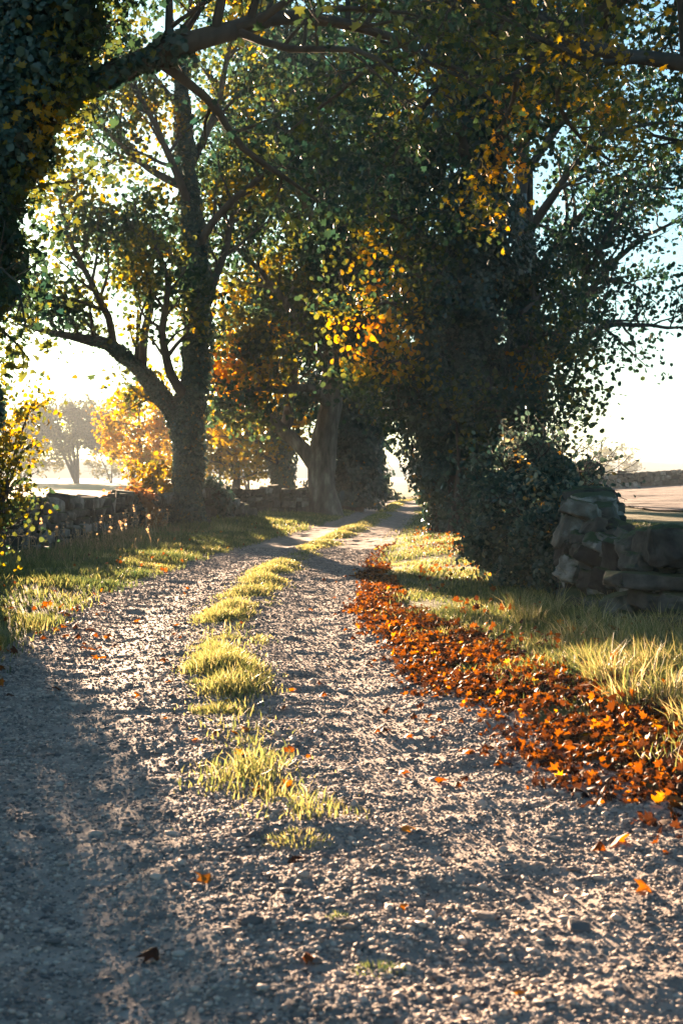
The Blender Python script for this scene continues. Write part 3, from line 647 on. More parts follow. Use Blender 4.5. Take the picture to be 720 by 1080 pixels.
def wall(name, label, line, height, thick, ssize, seed, caps=True, sub=2, smooth=True, cat='stone wall', hfun=None, capsize=.32):
    rs = np.random.default_rng(seed); line = np.array(line, float)
    seg = np.linalg.norm(np.diff(line, axis=0), axis=1); cum = np.r_[0, np.cumsum(seg)]; L = cum[-1]
    c0 = line[len(line)//2]; base = np.array([c0[0], c0[1], H1(*c0)])
    root = thing(name, tuple(base), label, cat)
    def at(s):
        x = np.interp(s, cum, line[:, 0]); y = np.interp(s, cum, line[:, 1]); s2 = min(s+.3, L); s1 = max(s2-.6, 0)
        dx = np.interp(s2, cum, line[:, 0])-np.interp(s1, cum, line[:, 0]); dy = np.interp(s2, cum, line[:, 1])-np.interp(s1, cum, line[:, 1])
        return x, y, math.atan2(dy, dx)
    hf = hfun or (lambda s: height)
    g = Geo(); core = Geo()
    npt = max(3, int(L/.5)); cv = []
    for s in np.linspace(.15, L-.15, npt):
        x, y, a = at(s); z = H1(x, y); h = max(.12, hf(s)-.12); nxv, nyv = -math.sin(a), math.cos(a)
        for sd, zz in ((-1, -.2), (-1, h), (1, h), (1, -.2)):
            w = thick*(.40 if zz < 0 else .28); cv.append((x+nxv*w*sd, y+nyv*w*sd, z+zz))
    cf = [(k*4+q, k*4+q+1, k*4+5+q, k*4+4+q) for k in range(npt-1) for q in range(3)]+[(0, 1, 2, 3), (npt*4-4, npt*4-1, npt*4-2, npt*4-3)]
    core.add(cv, [np.array(cf)])
    zc = 0; row = 0
    hm = max(hf(s) for s in np.linspace(0, L, 40))
    while zc < hm-.05:
        rh = ssize*rs.uniform(.42, .75)*(1.15-.3*zc/hm); s = rs.uniform(0, .2)
        while s < L:
            w = ssize*rs.uniform(.6, 1.5); x, y, a = at(min(s+w/2, L)); z = H1(x, y); h = hf(min(s+w/2, L)); nxv, nyv = -math.sin(a), math.cos(a)
            if zc+rh*.5 < h:
                for sd in (-1, 1):
                    tw = thick*.5*(1-.22*zc/hm); off = sd*(tw-ssize*.38+rs.uniform(-.04, .04)*ssize/.3)
                    stone_geo(g, (x+nxv*off, y+nyv*off, z+zc+rh/2+rs.uniform(-.02, .02)), (w*.98, ssize*rs.uniform(.8, 1.1), rh*1.04), a+rs.uniform(-.15, .15), int(rs.integers(1e6)), sub, .3, (rs.uniform(-.12, .12), rs.uniform(-.14, .14)))
            s += w*.97
        zc += rh*.93; row += 1
    for s in (0, L):                      # closed ends
        x, y, a = at(s); z = H1(x, y); zc = 0
        while zc < hf(s)-.05:
            rh = ssize*rs.uniform(.5, .8)
            stone_geo(g, (x, y, z+zc+rh/2), (ssize, thick*.8, rh*1.1), a+rs.uniform(-.1, .1), int(rs.integers(1e6)), sub, .5); zc += rh*.93
    link('masonry', g.mesh('masonry', M['stone'], False, base), root)
    link('crevice_dark_core', core.mesh('crevice_dark_core', M['core'], False, base), root)  # dark body added behind the stones to blacken the crevices
    if caps:
        s = .1
        while s < L-.1:
            w = capsize*rs.uniform(.6, 1.35); x, y, a = at(s+w/2); z = H1(x, y)+hf(s+w/2); ch = capsize*rs.uniform(.55, 1.0)
            cg = Geo(); stone_geo(cg, (0, 0, 0), (w*1.05, thick*rs.uniform(.62, .85), ch), 0, int(rs.integers(1e6)), max(sub, 2), .6)
            o = link('capstone', cg.mesh('capstone', M['stone'], False), root, (x-base[0], y-base[1], z+ch*.32-base[2]))
            o.rotation_euler = (rs.uniform(-.12, .12), rs.uniform(-.25, .25), a+rs.uniform(-.2, .2)); s += w*.95
    return root
# left wall, its continuation, the distant one
def hl(s): return .70-.002*s+.06*math.sin(s*.9)+.05*math.sin(s*2.3+1)-(.4*max(0, (s-22.8)/1.5) if s > 22.8 else 0)
wall('dry_stone_wall', 'long mossy dry stone wall behind the tall dry grass on the left', [(-7.4, 21.0), (-6.0, 25), (-5.6, 32), (-5.25, 38), (-4.5, 41.5), (-3.0, 45.5)], .95, .7, .36, 3, hfun=hl, capsize=.42)
wall('dry_stone_wall', 'shorter dry stone wall between the gap and the pale-trunked tree', [(-4.5, 50.5), (-3.2, 51.5), (-1.35, 53.0)], .8, .6, .32, 4, hfun=lambda s: .74+.06*math.sin(s*3), capsize=.34)
wall('dry_stone_wall', 'distant dark stone wall crossing behind the ploughed field on the right', [(11, 119), (22, 119.5), (34, 121), (60, 124)], 1.0, .6, .6, 5, caps=False, sub=1, hfun=lambda s: 1.25+.08*math.sin(s*.7)+.05*math.sin(s*2.1))

# right wall, standing part and tumbled part built stone by stone
def right_wall():
    rs = np.random.default_rng(9)
    def hr(s): return .98+.05*math.sin(s*2)-.62*float(1-sstep(0, 1.5, s))
    wall('dry_stone_wall', 'dry stone wall of dark mossy stones on the right, standing behind the ivy bush', [(2.75, 14.9), (2.9, 16.5), (3.1, 18), (3.4, 21), (3.9, 28), (4.1, 31)], 1.2, .80, .25, 6, hfun=hr, sub=3, capsize=.32)
    bx, by = 3.15, 13.2; base = np.array([bx, by, H1(bx, by)])
    root = thing('collapsed_wall', tuple(base), 'tumbled end of the right wall with a long flat slab across its face', 'stone wall')
    def S(name, px, py, d, w, dp, h, rz=0, tilt=(0, 0), seed=1, box=.5, tint=None):
        c = P(px, py, d); g = Geo(); stone_geo(g, (0, 0, 0), (w, dp, h), rz, seed, 4, box, tilt, tint=tint)
        o = link(name, g.mesh(name, M['stone'], False), root, tuple(c-base)); return o
    S('slab', 690, 613, 12.9, .98, .6, .17, .05, (.0, .05), 31, .36, .55)
    S('capstone', 706, 574, 13.1, .58, .55, .40, .1, (0, -.10), 32, .5, .3)
    S('capstone', 668, 575, 13.8, .36, .5, .26, -.2, (0, -.5), 33, .36, .7)
    dat = [(672, 597, 13.2, .27, .22, .5), (693, 600, 13.3, .22, .18, -.3), (712, 600, 13.2, .28, .22, .15), (652, 590, 14.0, .26, .40, -.25), (640, 612, 14.1, .28, .26, .3), (658, 612, 13.8, .2, .2, -.5),
           (655, 636, 13.2, .34, .20, -.3), (684, 634, 12.9, .34, .18, .1), (712, 634, 12.8, .32, .22, .2), (666, 656, 13.0, .30, .20, .25), (692, 655, 12.8, .30, .18, -.1), (718, 656, 12.7, .3, .22, .1),
           (676, 676, 12.8, .32, .2, .1), (706, 677, 12.6, .34, .2, -.15), (648, 668, 13.6, .34, .24, .2), (632, 640, 14.2, .32, .24, -.2), (628, 664, 14.2, .36, .24, .15), (612, 652, 14.6, .32, .26, .1), (606, 632, 14.8, .32, .22, -.2),
           (626, 590, 14.5, .36, .18, .35), (618, 574, 14.8, .40, .20, .40), (634, 560, 14.7, .38, .16, .3), (606, 602, 14.9, .28, .30, .3), (624, 614, 14.5, .30, .24, .1), (600, 560, 15.2, .26, .42, .35), (612, 540, 15.2, .42, .20, .3), (640, 576, 14.4, .24, .24, .2), (598, 585, 15.1, .22, .30, .2), (648, 558, 14.6, .28, .15, .35)]
    for k, (px, py, dd, w_, h_, tl) in enumerate(dat):
        S('boulder', px, py, dd, w_*1.02, w_*1.2, h_*1.0, rs.uniform(-.6, .6), (rs.uniform(-.3, .3), tl), 60+k, .24)
    for k in range(70):
        q = rs.random(); py = rs.uniform(560, 682) if q > .35 else rs.uniform(600, 682); px = rs.uniform(598, 720); dd = 15.1-(px-598)/122*2.2-rs.uniform(-.1, .25)
        if py < 545+.3*(px-600): continue
        w_ = rs.uniform(.08, .19); S('packing_stone', px, py, dd, w_*1.3, w_*1.3, w_*.8, rs.uniform(0, 3), (rs.uniform(-.4, .4), rs.uniform(-.5, .5)), 2000+k)
    # what carries on outside the frame
    for k in range(26):
        x = rs.uniform(3.2, 4.3); y = rs.uniform(9.5, 13.6); lay = k % 3; w = rs.uniform(.35, .6)
        g = Geo(); stone_geo(g, (0, 0, 0), (w, w*.9, w*.6), rs.uniform(0, 3), int(rs.integers(1e6)), 3, .5, (0, rs.uniform(-.2, .2)))
        link('boulder', g.mesh('boulder', M['stone'], False), root, tuple(np.array([x, y, H1(x, y)+.12+lay*.26])-base))
    core = Geo(); c = [(2.72, 15.2), (2.75, 13.9), (3.0, 12.9), (3.4, 9.5), (4.2, 9.5), (3.4, 15.4)]
    hs = [.55, .42, .30, .30, .35, .6]; cv = [(x, y, -.2) for x, y in c]+[(x+.12*(3.6-x), y, H1(x, y)+h) for (x, y), h in zip(c, hs)]
    core.add(cv, [np.array([(k, (k+1) % 6, 6+(k+1) % 6, 6+k) for k in range(6)]), ]); core.add(cv[6:], [np.array([(0, 1, 2, 3, 4, 5)])])
    link('crevice_dark_core', core.mesh('crevice_dark_core', M['core'], False, base), root)  # same dark filler, painted crevice shade behind the tumbled stones
right_wall()
for (px, py, s, lab, sd) in ((712, 672, .34, 'rounded stone fallen from the wall into the grass at the right edge', 3),):
    x, y = G(px, py); g = Geo(); stone_geo(g, (0, 0, 0), (s, s*.8, s*.7), .4, 300+sd, 3, .7)
    tag(link('fallen_stone', g.mesh('fallen_stone', M['stone'], False), None, (x, y, H1(x, y)+s*.2)), lab, 'stone')
for (px, py, s, lab, sd) in ((357, 868, .055, 'dark rounded stone beside the grass tuft in the middle of the lane', 1), (610, 982, .10, 'flat half-buried grey stone near the bottom right of the lane', 2),
        (513, 968, .065, 'pale angular stone in the lower middle of the right wheel track', 4), (378, 845, .05, 'small dark stone upper right of the mid-lane tuft', 5),
        (60, 985, .06, 'flat bluish stone in the shaded left wheel track', 6), (215, 808, .06, 'low grey stone in the left wheel track beside the grass strip', 7), (478, 790, .05, 'single grey stone in the middle of the right wheel track', 8)):
    x, y = G(px, py); g = Geo(); stone_geo(g, (0, 0, 0), (s, s*.75, s*.36), sd*.7, 400+sd, 3, .7, (.08, -.12))
    tag(link('stone', g.mesh('stone', M['pebble'], True), None, (x, y, track_z(np.array([x]), np.array([y]))[0]+s*.06)), lab, 'stone', 'larger stones lying on the lane')

# ------------------------------------------------------------------ bushes
def bush(name, label, c, r, n, size, mat, tb, tv, seed, stems=9, lumps=.35, tmpl=T_HEX, cat='bush', lo=0., blobs=()):
    rs = np.random.default_rng(seed); c = np.array(c, float); r = np.array(r, float)
    base = np.array([c[0], c[1], H1(c[0], c[1])]); root = thing(name, tuple(base), label, cat)
    g = Geo(); v = rs.normal(size=(n, 3)); v /= np.linalg.norm(v, axis=1)[:, None]
    f = 1+lumps*fbm(v[:, 0]*2.2, v[:, 1]*2.2, v[:, 2]*2.2, seed, 3)
    rad = f*rs.uniform(.55, 1.05, n)**.6
    q = c+v*rad[:, None]*r
    keep = (q[:, 2] > base[2]+lo) & (rs.random(n) < np.clip(.8+.9*fbm(q[:, 0]*2.5, q[:, 1]*2.5, q[:, 2]*2.5, seed+4, 2), .15, 1))
    q = q[keep]; v = v[keep]
    t = np.clip(tb+tv*rs.normal(size=len(q)), 0, 1)
    for bc, br, dv in blobs: t = np.clip(t+dv*np.exp(-(np.linalg.norm(q-np.array(bc), axis=1)/br)**2), 0, 1)
    leaves(g, q, size*rs.uniform(.6, 1.3, len(q)), v+rs.normal(size=(len(q), 3))*.7+np.array([0, 0, .4]), tmpl, rs, t)
    link('foliage', g.mesh('foliage', M[mat], False, base), root)
    s = Geo()
    for k in range(stems):
        a = rs.uniform(0, 6.28); b0 = base+np.array([math.cos(a), math.sin(a), 0])*r[0]*.25*rs.random()
        e = c+np.array([math.cos(a)*r[0], math.sin(a)*r[1], rs.uniform(-.1, 1.0)*r[2]])*rs.uniform(.6, 1.05)
        m = (b0+e)/2+rs.normal(size=3)*r[0]*.12+np.array([0, 0, r[2]*.2]); p, rr = crom([b0-[0, 0, .1], m, e], [.035, .022, .006], .15); tube(s, p, rr, 5)
    link('stems', s.mesh('stems', M['bark'], True, base), root); return root
b = bush('ivy_bush', 'rounded ivy bush with leaves coloured pale as if sunlit, growing over the end of the right wall', (2.52, 18.3, .72), (.54, .75, .88), 11000, .06, 'bushleaf', .62, .28, 201, 22, .8, lo=-.02)  # high tint: the sunlit look of the leaves is coloured in
g2 = Geo(); rs = np.random.default_rng(5)
for (c, r_, n) in ((P(560, 492, 18.6), .34, 2600), (P(583, 505, 18.2), .30, 2200), (P(545, 478, 19), .26, 1600), (P(605, 512, 19.4), .28, 1400), (P(620, 500, 20), .20, 500), (P(530, 530, 18), .38, 2600), (P(520, 570, 17.8), .36, 2200), (P(572, 570, 16.8), .38, 2200), (P(590, 605, 16.4), .3, 1300), (P(550, 612, 17.2), .36, 1500), (P(515, 500, 18.6), .25, 900)):
    v = rs.normal(size=(n, 3)); v /= np.linalg.norm(v, axis=1)[:, None]; q = c+v*(r_*rs.uniform(.4, 1.15, n)**.5)[:, None]; q = q[q[:, 2] > .08]; 
    leaves(g2, q, .06*rs.uniform(.6, 1.3, len(q)), np.random.default_rng(1).normal(size=(len(q), 3))+[0, 0, .6], T_HEX, rs, np.clip(.3+.2*rs.normal(size=len(q)), 0, 1))
# shoots at the top of the bush
tt = Tree(310)
for pts in (((575, 505), (600, 480, .3), (612, 468, .4)), ((590, 510), (615, 492, .3), (632, 478, .4)), ((560, 480), (575, 462, 0), (585, 452, .2)), ((600, 520), (625, 505, .3), (645, 498, .4)), ((530, 490), (515, 478, 0), (505, 480, .2)), ((540, 480), (545, 465), (550, 458)), ((505, 540), (492, 528), (486, 515)), ((505, 560), (490, 556), (480, 545)), ((510, 590), (496, 590), (488, 580)), ((520, 520), (508, 505), (500, 492)), ((530, 610), (515, 615), (505, 608)), ((555, 560, -.7), (545, 540, -1), (540, 520, -1.1)), ((580, 590, -.8), (570, 570, -1.1), (560, 550, -1.2)), ((600, 560, -.6), (596, 540, -.9), (600, 520, -1))):
    tt.limb([np.array([2.42, 18.3, .1])]+PX(18.3, *pts), [.02, .012, .008, .004], mx=1, t0=.6, dens=(9,), lenf=(.4,), sides=4, minlen=.08, step=.1)
tt.foliage(3, .045, .06, T_HEX, .25, .12, .1); bl = np.array(b.location)
g2.V += tt.crown.V; g2.T += tt.crown.T
for kf, fl in tt.crown.F.items(): g2.F.setdefault(kf, []).extend([f+g2.n for f in fl])
g2.n += tt.crown.n
o = link('foliage', g2.mesh('foliage', M['bushleaf'], False, tuple(b.location)), b); o['label'] = 'blue-green leafy mounds and shoots on top of the bush'
link('twigs', tt.wood.mesh('twigs', M['bark'], True, bl), b)

t = Tree(321); base = np.array([-4.85, 18.5, H1(-4.85, 18.5)])
for k in range(24):
    a = k*2.4; e = np.array([math.cos(a), math.sin(a), 0]); hgt = 1.3+1.7*((k*7) % 5)/4
    t.limb([base+e*.1, base+e*.45+[0, 0, hgt*.55], base+e*(.8 if k % 2 else .55)+[0, 0, hgt]], [.03, .02, .006], mx=2, dens=(4.5, 5), lenf=(.34, .45), sides=5, minlen=.15, t0=.1)
t.foliage(5, .13, .07, T_HEX, .47, .10, .2)
t.finish('hazel_bush', base, 'sunlit yellow-green bush at the left edge near the end of the wall', 'bush')
bush('bracken_clump', 'rusty brown bracken clump at the foot of the forked ivy tree', (-5.25, 36.2, .45), (.75, .6, .75), 2600, .14, 'bracken', .6, .25, 211, 10, .4, T_KITE, 'bracken')
bush('young_bush', 'bright yellow-green young bush behind the wall beside the forked tree', (-5.3, 42.5, 1.1), (.95, .8, 1.1), 2400, .16, 'leaf', .62, .1, 212, 8, .4, T_HEX, 'bush')
bush('ivy_mound', 'low dark ivy mound on the wall just right of the forked tree', (-3.9, 43.0, .75), (.7, .6, .75), 2600, .11, 'ivy', .3, .15, 213, 5, .3, T_KITE, 'bush')

# ------------------------------------------------------------------ grass
def blades(g, x, y, hgt, wid, lean, tint, rs, z=None, hd=None):
    n = len(x); z = Hs(x, y)-.01 if z is None else z
    a = rs.uniform(0, 6.283, n) if hd is None else hd; ca, sa = np.cos(a), np.sin(a)
    b = rs.uniform(0, 6.283, n); wx, wy = np.cos(b)*wid/2, np.sin(b)*wid/2
    mx_, my_ = x+ca*lean*hgt*.3, y+sa*lean*hgt*.3; tx, ty = x+ca*lean*hgt, y+sa*lean*hgt
    zt = hgt*np.sqrt(np.maximum(.15, 1-(lean*.8)**2))
    V = np.stack([np.stack([x-wx, y-wy, z], 1), np.stack([x+wx, y+wy, z], 1), np.stack([mx_+wx*.8, my_+wy*.8, z+zt*.6], 1), np.stack([mx_-wx*.8, my_-wy*.8, z+zt*.6], 1), np.stack([tx, ty, z+zt], 1)], 1)
    o = (np.arange(n)*5)[:, None]
    g.add(V.reshape(-1, 3), [np.array([0, 1, 2, 3])[None]+o, np.array([3, 2, 4])[None]+o], np.repeat(tint, 5))
rs = np.random.default_rng(17)
def depth(n, a, b): return a*np.exp(rs.random(n)*math.log(b/a))
# right verge
g = Geo(); n = 190000
y = depth(n, 3, 95); w = hw(y); xm = np.where(y < 31, 3.9, 9.0); gs = w+.22-.42*sstep(8, 13, y); x = xc(y)+gs+rs.random(n)**.9*(xm-xc(y)-gs+.05)
den = .35+1.1*(fbm(x*1.1, y*1.1, 0, 33, 3)+.4)
e = sstep(.0, .70, x-xc(y)-gs)
k = rs.random(n) < np.clip(den, .05, 1)*(.06+.94*e); x, y = x[k], y[k]; e = e[k]
long_ = sstep(1.2, 2.6, x)*sstep(18, 12, y)
hgt = (.05+.05*rs.random(len(x)))*(1+.5*vnoise(x*1.7, y*1.7, 0, 5))+long_*rs.random(len(x))*.16
blades(g, x, y, hgt, .005+.00042*y, rs.uniform(.1, .9, len(x)), np.clip(.50+.2*rs.normal(size=len(x))+.25*fbm(x, y, 0, 8, 2), 0, 1), rs)
tag(link('verge_grass', g.mesh('verge_grass', M['grass'])), 'sunlit yellow-green grass on the right verge between leaves and wall', 'grass', kind='stuff')
# left verge
g = Geo(); n = 150000
y = depth(n, 7, 95); w = hw(y); xl = np.interp(y, [0, 20, 25, 32, 38, 47, 55, 95], [-9, -8, -5.8, -5.4, -5, -3.6, -3.2, -4]); xr = xc(y)-w+.10
x = xl+(xr-xl)*rs.random(n)**.75
k = rs.random(n) < np.clip(.6+.8*fbm(x*.9, y*.9, 0, 35, 3), .1, 1)*(.12+.88*sstep(0, .35, xr-x)); x, y = x[k], y[k]; xr = xr[k]
hgt = (.06+.06*rs.random(len(x)))*(1+.5*vnoise(x*1.7, y*1.7, 0, 6))*(1+1.0*sstep(1.2, 2.6, xr-x))
blades(g, x, y, hgt, .006+.00042*y, rs.uniform(.1, .9, len(x)), np.clip(.45+.18*rs.normal(size=len(x))+.25*fbm(x, y, 0, 8, 2), 0, 1), rs)
tag(link('verge_grass', g.mesh('verge_grass', M['grass'])), 'green grass on the left verge running up to the stone wall', 'grass', kind='stuff')
# centre strip beyond the single tufts
g = Geo(); n = 100000
y = depth(n, 6, 95); u_ = rs.normal(size=n)*(.14+.0016*y)
x = xc(y)+u_
dn = fbm(x*1.6, y*1.0, 0, 41, 2)
k = rs.random(n) < np.clip((.25+1.5*dn)*(.14+.86*sstep(8.5, 13, y))+.55*sstep(12, 24, y), .03, 1); x, y, u_, dn = x[k], y[k], u_[k], dn[k]
hgt = (.035+.07*rs.random(len(x)))*np.exp(-(u_/.4)**2)*(1+.8*np.clip(dn, 0, 1))
blades(g, x, y, hgt, .0055+.0004*y, rs.uniform(.1, .9, len(x)), np.clip(.62+.18*rs.normal(size=len(x)), 0, 1), rs)
tag(link('centre_grass', g.mesh('centre_grass', M['grass'])), 'strip of short grass growing between the wheel tracks into the distance', 'grass', kind='stuff')
# single tufts on the centre strip
TU = [((313, 885), .19, .07, 420, .7, 'bright tuft of grass alone in the middle of the lane, nearest large one'),
      ((400, 1022), .11, .05, 260, .35, 'sparse dark tuft of grass at the bottom of the lane'),
      ((357, 972), .05, .045, 110, .4, 'tiny grass tuft between the bottom one and the nearest large one'),
      ((298, 842), .10, .085, 90, .7, 'ragged tuft of grass with orange leaves caught in it'),
      ((265, 808), .11, .06, 110, .65, 'low straggling tuft just above the leaf-caught one on the centre strip'),
      ((262, 782), .14, .065, 170, .6, 'long-bladed tuft below the big dark-based mound on the centre strip'),
      ((234, 748), .24, .115, 900, .62, 'big rounded mound of grass with a dark base on the centre strip'),
      ((213, 722), .15, .08, 260, .5, 'smaller green tuft left behind the big rounded mound'),
      ((230, 694), .23, .09, 700, .68, 'wide low yellow-green tuft next beyond the big rounded mound'),
      ((238, 672), .22, .07, 500, .72, 'flat pale tuft third beyond the leaf-caught tufts where the strip closes up'),
      ((246, 655), .22, .07, 500, .72, 'farthest separate tuft before the centre strip becomes continuous')]
for (pp, rad, hg, n, tb, lab) in TU:
    x0, y0 = G(*pp); rad *= .72; n = int(n*.9); a = rs.uniform(0, 6.283, n); r_ = rad*np.sqrt(rs.random(n))*(1+.15*np.sin(a*3+x0 if False else a*3+rad*40)*rs.random(n)); dx, dy = r_*np.cos(a)*1.2, r_*np.sin(a)
    x, y = x0+dx, y0+dy; hh = hg*.58*np.maximum(.3, 1-.6*(r_/rad)**2)*rs.uniform(.35, 1.35, n)
    g = Geo(); z = track_z(x, y)-.006
    blades(g, x, y, hh, (.0038+.00022*y0), rs.uniform(.2, 1.1, n), np.clip(tb-.05+.22*rs.normal(size=n), 0, 1), rs, z, np.arctan2(dy, dx)+rs.normal(size=n)*.5)
    z0 = H1(x0, y0); g.V = [v-np.array([x0, y0, z0]) for v in g.V]
    tag(link('grass_tuft', g.mesh('grass_tuft', M['grass']), None, (x0, y0, z0)), lab, 'grass tuft', 'grass tufts on the centre strip of the lane')
# long grass tufts in front of right wall (stuff) and dry grass by left wall
g = Geo()
n = 5200; c_ = rs.random(60); cx_ = rs.uniform(1.7, 3.0, 60); cy_ = rs.uniform(7.5, 15, 60); kk = rs.integers(0, 60, n)
a = rs.uniform(0, 6.283, n); r_ = .11*np.sqrt(rs.random(n)); x = cx_[kk]+r_*np.cos(a); y = cy_[kk]+r_*np.sin(a)
blades(g, x, y, rs.uniform(.08, .30, n)*(.7+.6*c_[kk]), .0075, rs.uniform(.15, .9, n), np.clip(.72+.2*rs.normal(size=n), 0, 1), rs, None, a+rs.normal(size=n)*.6)
tag(link('long_grass', g.mesh('long_grass', M['grass'])), 'long straw-tipped grass at the foot of the tumbled right wall', 'grass', kind='stuff')
g = Geo(); n = 9000
y = rs.uniform(19, 36, n); x = np.interp(y, [19, 25, 32, 38], [-6.6, -5.5, -5.1, -4.7])+np.abs(rs.normal(size=n))*.6
k = rs.random(n) < np.clip(.5+1.2*fbm(x*.8, y*.8, 0, 77, 2), .05, 1); x, y = x[k], y[k]; n = len(x)
blades(g, x, y, rs.uniform(.12, .32, n), .011, rs.uniform(.1, .8, n), np.clip(.35+.25*rs.normal(size=n), 0, 1), rs)
n = 110; y = rs.uniform(20, 35, n); x = np.interp(y, [19, 25, 32, 38], [-6.5, -5.3, -5.0, -4.6])+np.abs(rs.normal(size=n))*.55
hgt = rs.uniform(.28, .62, n); ln = rs.uniform(.05, .45, n); ha = rs.uniform(0, 6.283, n)
blades(g, x, y, hgt, .013, ln, np.clip(.8+.1*rs.normal(size=n), 0, 1), rs, None, ha)
tip = np.stack([x+np.cos(ha)*ln*hgt*.93, y+np.sin(ha)*ln*hgt*.93, Hs(x, y)+hgt*np.sqrt(np.maximum(.15, 1-(ln*.8)**2))], 1)
for j in range(7):
    leaves(g, tip+rs.normal(size=tip.shape)*np.array([.012, .012, .05]), .05, rs.normal(size=tip.shape), T_KITE, rs, np.clip(.8+.15*rs.normal(size=n), 0, 1))
tag(link('dry_grass', g.mesh('dry_grass', M['drygrass'])), 'tall straw-coloured seeding grass in front of the left wall', 'grass', kind='stuff')

# ------------------------------------------------------------------ fallen leaves
g = Geo(); n = 52000
y = depth(n, 2.8, 31); w = hw(y)
inner = np.interp(y, [2.5, 5.7, 8.75, 11.4, 16.4, 22, 34], [-.42, -.40, -.35, -.48, -.52, -.42, -.2]); wid = np.interp(y, [2.5, 6, 12, 16, 22, 34], [1.6, 1.25, .85, .6, .42, .3])
uu_ = rs.random(n); x = xc(y)+w+inner+.12*vnoise(y*1.3, y*0, 0, 4)+wid*(uu_**.8)*1.25
cut = np.clip(uu_*3.2, .03, 1)*np.clip((1.1-uu_)*3.0, .1, 1)
k = (rs.random(n) < cut*np.clip(.8+.9*fbm(x*2.2, y*2.2, 0, 15, 2), .12, 1)*(1-.93*sstep(17, 27, y))) & (x < 3.1); x, y, uu_ = x[k], y[k], uu_[k]; n = len(x)
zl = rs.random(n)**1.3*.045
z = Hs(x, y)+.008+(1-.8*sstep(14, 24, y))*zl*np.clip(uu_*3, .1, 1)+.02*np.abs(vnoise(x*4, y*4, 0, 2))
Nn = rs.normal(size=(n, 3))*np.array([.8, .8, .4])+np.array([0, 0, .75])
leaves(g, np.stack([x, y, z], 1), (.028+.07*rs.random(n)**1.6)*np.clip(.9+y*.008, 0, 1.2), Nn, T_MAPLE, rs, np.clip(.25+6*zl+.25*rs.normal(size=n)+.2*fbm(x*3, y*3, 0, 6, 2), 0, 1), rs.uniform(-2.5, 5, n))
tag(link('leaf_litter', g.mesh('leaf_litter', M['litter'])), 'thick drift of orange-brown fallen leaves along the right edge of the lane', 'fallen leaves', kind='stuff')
# leaves caught in verge grass
g = Geo(); n = 2000
y = depth(n, 7, 40); sd = rs.random(n) < .78; x = np.where(sd, xc(y)+hw(y)+.5+rs.random(n)*1.6, xc(y)-hw(y)+.15-np.abs(rs.normal(size=n))*.8)
k = (x < 3.1) & (rs.random(n) < np.clip(.4+1.4*fbm(x*1.1, y*1.1, 0, 19, 2), .03, 1)); x, y = x[k], y[k]; n = len(x); z = Hs(x, y)+.05+rs.random(n)*.06
leaves(g, np.stack([x, y, z], 1), rs.uniform(.05, .10, n), rs.normal(size=(n, 3))+[0, 0, .5], T_MAPLE, rs, np.clip(.62+.2*rs.normal(size=n), 0, 1), rs.uniform(-2, 4, n))
tag(link('scattered_leaves', g.mesh('scattered_leaves', M['litter'])), 'orange leaves caught in the grass of both verges', 'fallen leaves', kind='stuff')
# single leaves on the lane
protos = []
for v in range(8):
    lg = Geo(); r2 = np.random.default_rng(500+v)
    TV, TF = T_MAPLE; tv = TV.copy(); tv[:, 2] *= r2.uniform(1.5, 4); tv[:, 2] += .12*np.sin(tv[:, 0]*5+v)+.10*np.cos(tv[:, 1]*6+v)
    st = np.array([(-.01, -.10, -.1), (.01, -.10, -.1), (.02, -.5, .02), (0, -.5, .02)])
    lg.add(np.vstack([tv, st]), [TF[0], np.array([(13, 14, 15), (13, 15, 16)])] if len(tv) == 13 else [TF[0]], [.3, .55, .7, .85, .9, .95, .62, .78][v])
    protos.append(lg.mesh('fallen_leaf', M['litter'], True))
LV = [((219, 931), .105, 4, .2, 'curled orange leaf lying alone low in the shaded left of the lane'), ((427, 877), .095, 5, .1, 'bright yellow-orange leaf in the middle of the right wheel track'),
      ((683, 942), .12, 3, .5, 'upright glowing orange leaf at the lower right corner'), ((310, 909), .085, 0, .1, 'dull brown leaf just below the nearest large grass tuft'),
      ((323, 1016), .07, 1, .1, 'brown leaf left of the bottom grass tuft'), ((163, 1010), .10, 0, .2, 'dark twisted leaf near the bottom left'),
      ((423, 958), .05, 3, .3, 'small orange leaf right of the tiny grass tuft'), ((547, 1047), .04, 5, .1, 'tiny yellow leaf at the very bottom of the lane'),
      ((272, 834), .09, 3, .5, 'vivid orange leaf leaning against the leaf-caught tuft, left one'), ((304, 829), .09, 4, .6, 'vivid orange leaf standing in the leaf-caught tuft, right one'),
      ((262, 772), .10, 3, .4, 'orange leaf at the foot of the big rounded mound'), ((147, 736), .09, 3, .3, 'orange leaf alone in the left wheel track level with the big mound'),
      ((178, 720), .07, 4, .2, 'orange leaf just left of the centre strip'), ((483, 831), .05, 1, .1, 'small brown leaf in the right wheel track short of the leaf drift'),
      ((487, 791), .06, 3, .3, 'orange leaf on bare gravel close to the leaf drift'), ((650, 888), .12, 3, .4, 'large orange leaf at the ragged lower edge of the leaf drift'),
      ((632, 893), .08, 1, .3, 'brown leaf beside the large orange one at the drift edge'), ((60, 729), .09, 0, .3, 'dark brown leaf in the left wheel track near the left edge'),
      ((10, 736), .08, 0, .3, 'dark leaf at the left edge of the lane'), ((196, 628), .09, 3, .4, 'orange leaf far up the left wheel track'), ((455, 780), .05, 6, .2, 'small rust leaf left of the single grey stone'),
      ((102, 695), .10, 4, .5, 'orange leaf at the near end of the cluster by the left verge')]
